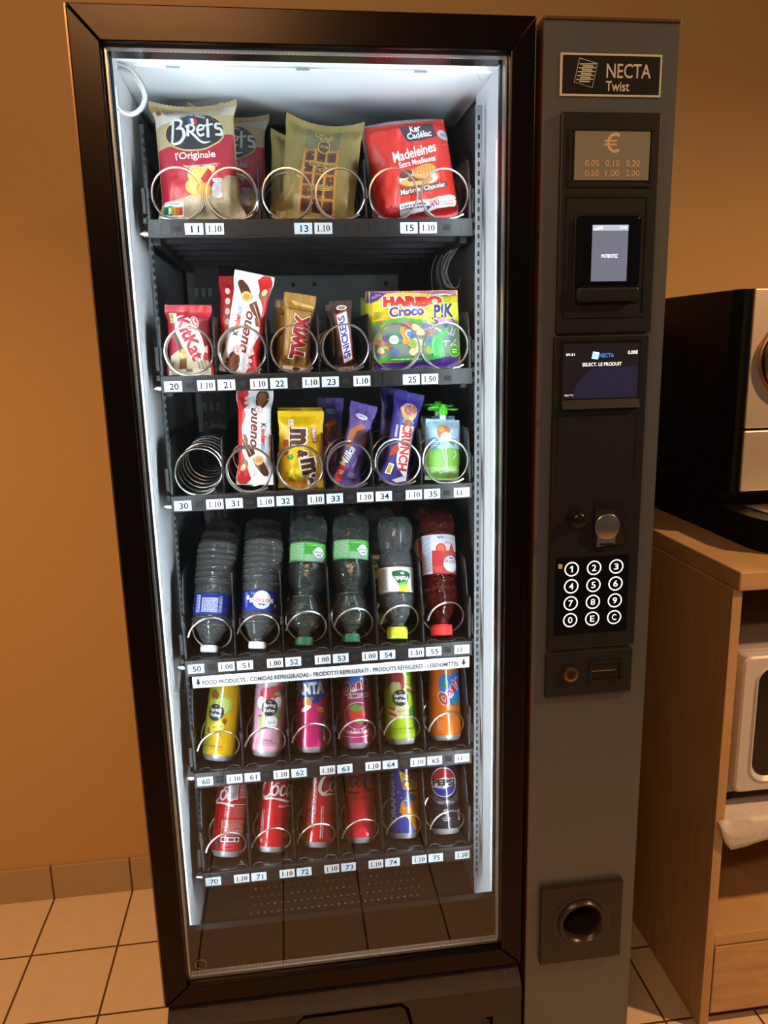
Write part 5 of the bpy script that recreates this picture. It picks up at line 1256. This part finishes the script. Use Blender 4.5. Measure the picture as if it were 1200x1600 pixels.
# cola cans
CKR = can('#c2151d'); CW = can('#eceae8')
def cola_script(a, x, y, s, mt):
    """flowing script word with a long tail under it"""
    def st(pts, ws): a.line([(x+px*s, y+py*s) for px, py in pts], [w*s for w in ws], mt, 7)
    # capital with sweeping tail
    st([(-10, 12), (-8, 15.5), (-13, 16.5), (-20, 10), (-24, 0), (-23, -7), (-17, -8.5), (-10, -3)], [1.4, 2.4, 2.2, 3.4, 5.0, 4.2, 2.4, 1.2])
    st([(-24, -6), (-20, -11), (-8, -10), (4, -11.5), (16, -14), (24, -12)], [1.2, 2.6, 2.2, 2.8, 3.2, 1.0])
    st([(-5, 6), (-9, 2), (-9, -4), (-5, -6), (-1, -1), (-2, 5), (-5, 6), (-3, 9), (1, 9)], [2.4, 3.0, 3.2, 2.4, 3.0, 2.6, 1.6, 1.2, .8])
    st([(9, 4), (7, 6.5), (4, 4), (2.5, -2), (4, -6), (8, -5), (11, -1)], [2.2, 2.0, 2.6, 3.4, 2.6, 1.6, 1.0])
    st([(20, 5), (16, 7), (12.5, 3), (12, -3), (14, -6), (18, -1), (21, 6)], [1.4, 2.2, 2.8, 3.0, 2.2, 1.6, 2.4]); st([(21, 7), (19.5, 0), (20, -5), (23, -5), (26, -1)], [3, 3, 2.6, 1.6, .8])
def cola_art(mt, extra):
    a = Art(1, 1)
    cola_script(a, 1, 104, 1.35, mt)
    # second word continuing round the can
    cola_script(a, 76, 103, 1.4, mt); a.line([(38, 104), (43, 105)], 3, mt, 0)
    if extra:
        a.text('GOÛT ORIGINAL', 22, 78, 38, 5, CW, bold=.01); a.text('EMBALLAGE ENTIÈREMENT', -26.5, 44, 54, 2.6, CW, rot=90, bold=.02); a.text('RECYCLABLE, ENCORE ET ENCORE', -22.5, 44, 54, 2.2, CW, rot=90, bold=.01); a.dashes(14, 26, 28, 34, 2, CW, .8, 4)
        a.dashes(-52, 34, -36, 122, 9, can('#dca7a6'), .8, 5, True)
        for c in (-88.5, 91.5):   # reverse side
            a.rect(c-14, 96, c+3, 124, can('#d9d4d4'))
            for k in range(15): a.rect(c-13, 97+k*1.75, c+2, 97.7+k*1.75, can('#7c2a2c'))
            a.dashes(c+6, 98, c+22, 122, 10, CW, .8, 6); a.rect(c-16, 87, c+20, 88.4, CW); a.dashes(c-16, 66, c+20, 85, 7, can('#e0aeae'), .7, 8); a.dashes(c-19, 36, c+20, 62, 13, can('#e6bcbc'), .8, 9)
            a.box(c-2, 30, 31, 8, CW, rr=.6); a.box(c-12, 30, 8, 6, can('#26222a'), rr=1); a.box(c-1, 30, 9, 4.4, can('#5a5258'), rr=1); a.box(c+8.5, 30, 6, 6, can('#26222a'), rr=3); a.box(c-4, 18, 18, 7, can('#d9a3a3'), rr=.5); a.box(c-4, 18, 16.8, 5.8, CKR, rr=.5)
            a.rect(c-25, 14, c-20, 34, can('#5c4044'))
    return a
ck = can_thing('slim_can', CKR, cola_art(CW, True), 'red slim can showing its barcode and small print, first in the bottom row', GC2)
place(ck, (.0806, .228, .5615), .142, 28, -172)
copy_thing(ck, axis_m((.1594, .228, .5615), .127, 28, 6), 'red slim can with large white script, second in the bottom row')
copy_thing(ck, axis_m((.2419, .228, .5615), .117, 28, 56), 'red slim can with upright white small print beside the script, third in the bottom row')
a = cola_art(can('#1a1214'), False)
a.text('ZERO SUCRES', 36, 77, 44, 4.6, can('#7c1216'), bold=.01); a.rect(62, 22, 68, 62, can('#d4cfcf')); a.dashes(18, 28, 52, 31, 1, can('#8e1418'), .8, 4)
zk = can_thing('slim_can', can('#c8202a'), a, 'red slim can with black script, fourth in the bottom row', GC2); place(zk, (.3208, .228, .5615), .054, 28, -70)
# orange soda, blue
a = Art(1, 1); OBL = can('#2b3b90'); OY = can('#d9bb28'); OO = can('#dc8a24')
a.poly([(-10, 118), (4, 110), (40, 112), (40, 84), (6, 82), (-4, 90)], OY); a.poly([(-4, 110), (20, 112), (32, 108), (20, 103), (0, 104)], can('#d9703a'), 2); a.text('ORANGINA', 12, 107.5, 26, 3.6, OY, bold=.02)
a.poly([(-6, 96), (2, 94), (6, 84), (-4, 84)], can('#e08030')); a.ell(4, 94, 7, 6, OBL); a.ell(4, 93, 5, 4, OY); a.ell(20, 92, 4.6, 6, OBL); a.ell(20, 92, 3, 4.4, OY)
a.poly([(-12, 44), (-8, 60), (8, 78), (40, 84), (40, 12), (20, 12), (8, 30)], OO, 0); a.poly([(-26, 12), (18, 12), (4, 34), (-12, 46), (-26, 50)], OBL); a.ell(4, 62, 6, 9, can('#3b66c4')); a.ell(14, 70, 9, 6, can('#3b66c4')); a.ell(24, 50, 7, 12, OY); a.ell(24, 50, 5, 9, OO)
a.ring(0, 58, 7, 8, can('#f0d9b0'), a0=40, a1=250)
for x, y in ((-6, 70), (20, 118), (8, 122), (-12, 80), (26, 78)): a.ell(x, y, 1.1, 1.1, CW, n=8)
a.text('ORANGINA', -24, 76, 100, 12.5, can('#8f93a6'), rot=92, bold=.05, out=[(can('#1c2760'), 1.0)])
place(can_thing('slim_can', OBL, a, 'blue slim can with yellow and orange shapes and grey upright letters', GC2), (.4009, .228, .5615), .050, 28)
# cola, dark
a = Art(1, 1); PBK = can('#1b1b24'); PW = can('#e9ebee')
a.poly([(-90, 139), (90, 139), (90, 112), (30, 96), (-30, 96), (-90, 112)], can('#1d2348'))
for k in range(9):
    for j in range(7): a.ell(-2+k*4, 100+j*4, .8, .8, can('#51407a' if (k+j) % 2 else '#6e3040'), n=6); a.z -= a.dz
cx, cy, r = -4, 90, 24.5
a.ell(cx, cy, r+1.6, r+1.6, PW, n=48); a.ell(cx, cy, r, r, can('#dfe2e6'), n=48)
def arcpts(a0, a1, n=24): return [(cx+r*.985*math.cos(R(a0+(a1-a0)*i/n)), cy+r*.985*math.sin(R(a0+(a1-a0)*i/n))) for i in range(n+1)]
a.poly(arcpts(18, 172)+[(cx-14, cy+4.5), (cx, cy+8.5), (cx+12, cy+6.5)], can('#c3202f')); a.poly(arcpts(200, 352)+[(cx+14, cy-7), (cx, cy-11.5), (cx-12, cy-10)], can('#2337a8'))
a.text('PEPSI', cx, cy-.5, 43, 11.5, can('#14141c'), bold=.05)
for k in (30, 33.5, 37): a.ring(cx+3, cy-2, k, k+.7, can('#b9bcc8'), a0=215, a1=395)
a.text('ZERO SUCRES', -2, 55, 30, 3.6, PW, bold=.02)
a.ell(-3, 39, 4.6, 4.6, PW)
for k in range(5): an = R(72*k+90); a.ell(-3+2.7*math.cos(an), 39+2.7*math.sin(an), 1.1, 1.1, PBK, n=5)
a.text('UEFA', -3, 31.5, 7, 2.2, PW); a.text('CHAMPIONS', -3, 28, 15, 2.6, PW, bold=.02); a.text('LEAGUE', -3, 24.6, 11, 2.6, PW, bold=.02)
a.box(24, 32, 6, 18, PW, rr=1); a.ell(24, 34, 2.2, 4, PBK); a.rect(22, 25, 26, 27, PBK)
place(can_thing('slim_can', PBK, a, 'dark slim can with a red, white and blue round emblem', GC2), (.4785, .228, .5615), .042, 28)

# ================================================================== sideboard, microwave oven, coffee machine
WOOD = wood('beech', '#ae8a60', '#c29e74', (1.2, 1.2, 9), .42); WOODV = wood('beech_upright', '#ae8a60', '#bf9a70', (9, 9, .8), .42)
SB_ = empty('sideboard', (1.45, .61, 0)); tag(SB_, 'beech wood sideboard with open shelves beside the vending machine', 'sideboard')
inv = Matrix.Translation((-1.45, -.61, 0))
def part(mb, name, parent=SB_, **k):
    o = mb.build(name, None, **k); o.data.transform(inv); o.parent = parent; return o
xr = 1.90
part(MB().box(1.074, xr, .308, .986, .9620, 1.0, WOOD, .003), 'worktop')
part(MB().box(1.068, 1.0885, .318, .984, -.0602, .962, WOODV, .001), 'side_panel'); part(MB().box(xr-.02, xr, .318, .984, -.0602, .962, WOODV, .001), 'side_panel')
part(MB().box(1.0885, xr-.02, .968, .984, -.01, .962, WOODV), 'back_panel')
part(MB().box(1.0885, xr-.02, .318, .968, .436, .456, WOOD, .001), 'shelf'); part(MB().box(1.0885, xr-.02, .318, .968, .153, .178, WOOD, .001), 'shelf')
dr = part(MB().box(1.0905, xr-.022, .316, .336, -.02, .149, WOOD, .0012), 'drawer_front'); 
part(MB().lathe([(.009, .296), (.012, .292), (.006, .316)], (1.49, 0, .09), 'y', STEEL, 18), 'knob', None, smooth=True).parent = dr
part(MB().box(1.0905, xr-.022, .35, .36, -.0602, -.02, WOODV), 'plinth')
# crumpled paper sheet over the shelf edge
PAPER = M('#cdc6c6', rough=.55, bump=.4, bscale=60)
rd = random.Random(21); V = []; F = []; nx, nz = 40, 12
for j in range(nz+1):
    for i in range(nx+1):
        u, v = i/nx, j/nz; x = 1.072+u*.62
        depth = .060*(1-u*2.2)+.012 if u < .35 else .028+.012*math.sin(u*14)
        drop = max(.02, depth if u < .35 else .03)*1.0
        if u < .04: drop = .075*(u/.04)*.9+.004
        nzv = noise.noise(Vector((u*14, v*5, 3)))*.006
        if v < .5: y = .395-(v/.5)*.083; z = .4575+abs(noise.noise(Vector((u*20, v*9, 1))))*.003
        else: t = (v-.5)/.5; y = .312-.006*math.sin(t*2.5)+nzv*t; z = .4585-t*drop+nzv*.5
        V.append((x-.02*(1-u)*max(0, v-.6)*0, y, z))
for j in range(nz):
    for i in range(nx): a_ = j*(nx+1)+i; F.append((a_, a_+1, a_+nx+2, a_+nx+1))
pm = MB().add(V, F, PAPER); po_ = pm.build('paper_sheet', None, True, 80)
md = po_.modifiers.new('thickness', 'SOLIDIFY'); md.thickness = .0008
tag(po_, 'crumpled white paper sheet hanging over the shelf edge under the microwave oven', 'paper')
# microwave oven
MW = M('#c6c2c6', rough=.35); MWG = M('#9c979c', rough=.4)
mw = empty('microwave_oven', (1.36, .60, .4575)); tag(mw, 'white microwave oven with rounded door on the sideboard shelf', 'microwave oven')
inv = Matrix.Translation((-1.36, -.60, -.4575))
part(MB().box(1.1200, 1.60, .372, .80, .482, .812, MWG, .010, 3), 'body', mw, smooth=True)
for x in (1.14, 1.57):
    for y in (.40, .77): part(MB().lathe([(.012, .4575), (.014, .484)], (x, y, 0), 'z', BIND, 14), 'foot', mw, smooth=True)
o = MB(); xa, xb, za, zb = 1.1225, 1.48, .500, .806
def rrect(x0, x1, z0, z1, r, n=8):
    P = []
    for cx_, cz_, a0_ in ((x1-r, z1-r, 0), (x0+r, z1-r, 90), (x0+r, z0+r, 180), (x1-r, z0+r, 270)):
        for k in range(n+1): t = R(a0_+90*k/n); P.append((cx_+r*math.cos(t), cz_+r*math.sin(t)))
    return P
OUT = [rrect(xa, xb, za, zb, .016), rrect(xa, xb, za, zb, .016), rrect(xa+.004, xb-.004, za+.004, zb-.004, .014), rrect(xa+.026, xb-.026, za+.020, zb-.020, .040), rrect(xa+.030, xb-.030, za+.024, zb-.024, .038), rrect(xa+.040, xb-.040, za+.032, zb-.030, .032)]
ys_ = [.372, .349, .345, .345, .342, .352]
V = []; F = []
for P, y in zip(OUT, ys_): V += [(p[0], y, p[1]) for p in P]
k = len(OUT[0])
for i in range(len(OUT)-1):
    for j in range(k): F.append((i*k+j, i*k+(j+1) % k, (i+1)*k+(j+1) % k, (i+1)*k+j))
o.add(V, F, MW); dm = part(o, 'door', mw, smooth=True, angle=30)
wn = part(MB().add([(p[0], .351, p[1]) for p in OUT[-1]]+[(p[0], .366, p[1]) for p in OUT[-1]], [tuple(range(k)), tuple(reversed(range(k, 2*k)))]+[(j, (j+1) % k, k+(j+1) % k, k+j) for j in range(k)], M('#0b0908', rough=.12)), 'door_window', None); wn.parent = dm
part(MB().box(1.482, 1.598, .348, .372, .50, .806, MW, .006), 'control_panel', mw)
# coffee machine
cm_ = empty('coffee_machine', (1.40, .66, 1.0)); tag(cm_, 'black coffee machine with brushed steel front on the sideboard', 'coffee machine')
inv = Matrix.Translation((-1.40, -.66, -1.0))
CB = M('#0c0b0b', rough=.5, spec=.2); ST = M('#dccab4', rough=.46, metal=.8)
part(MB().box(1.187, 1.62, .585, .895, 1.004, 1.540, CB, .004), 'body', cm_)
o = MB().prism([(1.187, .585), (1.200, .566), (1.2165, .560), (1.60, .560), (1.612, .566), (1.62, .585)], 'z', 1.10, 1.540, CB); part(o, 'front_bezel', cm_)
part(MB().box(1.2165, 1.600, .5545, .566, 1.245, 1.540, ST, .003), 'upper_front', cm_)
part(MB().box(1.2165, 1.600, .5545, .566, 1.105, 1.240, ST, .003), 'lower_front', cm_)
P = [(1.187, .585), (1.187, .46), (1.200, .415), (1.235, .385), (1.32, .372), (1.50, .372), (1.58, .385), (1.612, .415), (1.62, .46), (1.62, .585)]
part(MB().prism(P, 'z', 1.004, 1.070, CB), 'drip_tray', cm_)
P2 = [(1.228, .552), (1.232, .50), (1.262, .44), (1.33, .41), (1.49, .41), (1.56, .44), (1.595, .50), (1.598, .552)]
g = MB().prism(P2, 'z', 1.0702, 1.073, M('#3a342e', rough=.4))
for k_ in range(24):
    y = .418+k_*.0056; hw = .185-.07*max(0, (.47-y)/.06)
    g.box(1.413-hw, 1.413+hw, y-.0014, y+.0014, 1.073, 1.0752, STEEL)
part(g, 'drip_grid', cm_)
CHR = M('#c9a27c', rough=.1, metal=1.0)
part(MB().lathe([(.092, .5545), (.095, .548), (.091, .538), (.080, .533), (.070, .538), (.068, .5545)], (1.330, 0, 1.392), 'y', CHR, 64, cap=False), 'dial_ring', cm_, smooth=True, angle=70)
part(MB().lathe([(.070, .5545), (.070, .545), (.060, .541), (.002, .539)], (1.330, 0, 1.392), 'y', M('#2a1d14', rough=.2), 48), 'dial_face', cm_, smooth=True)

# final measured size of the sideboard group
KS = .96
def resize(o, c):
    for ch in [o]+[x for x in bpy.data.objects if x.parent == o or (x.parent and x.parent.parent == o)]:
        if ch.type == 'MESH': ch.data.transform(Matrix.Scale(KS, 4))
    o.location = c
resize(SB_, (1.4009, .5452, .0578)); resize(mw, (1.3145, .5356, .4970)); resize(cm_, (1.3529, .5932, 1.0178)); resize(po_, (.00888, -.0403, .0578))
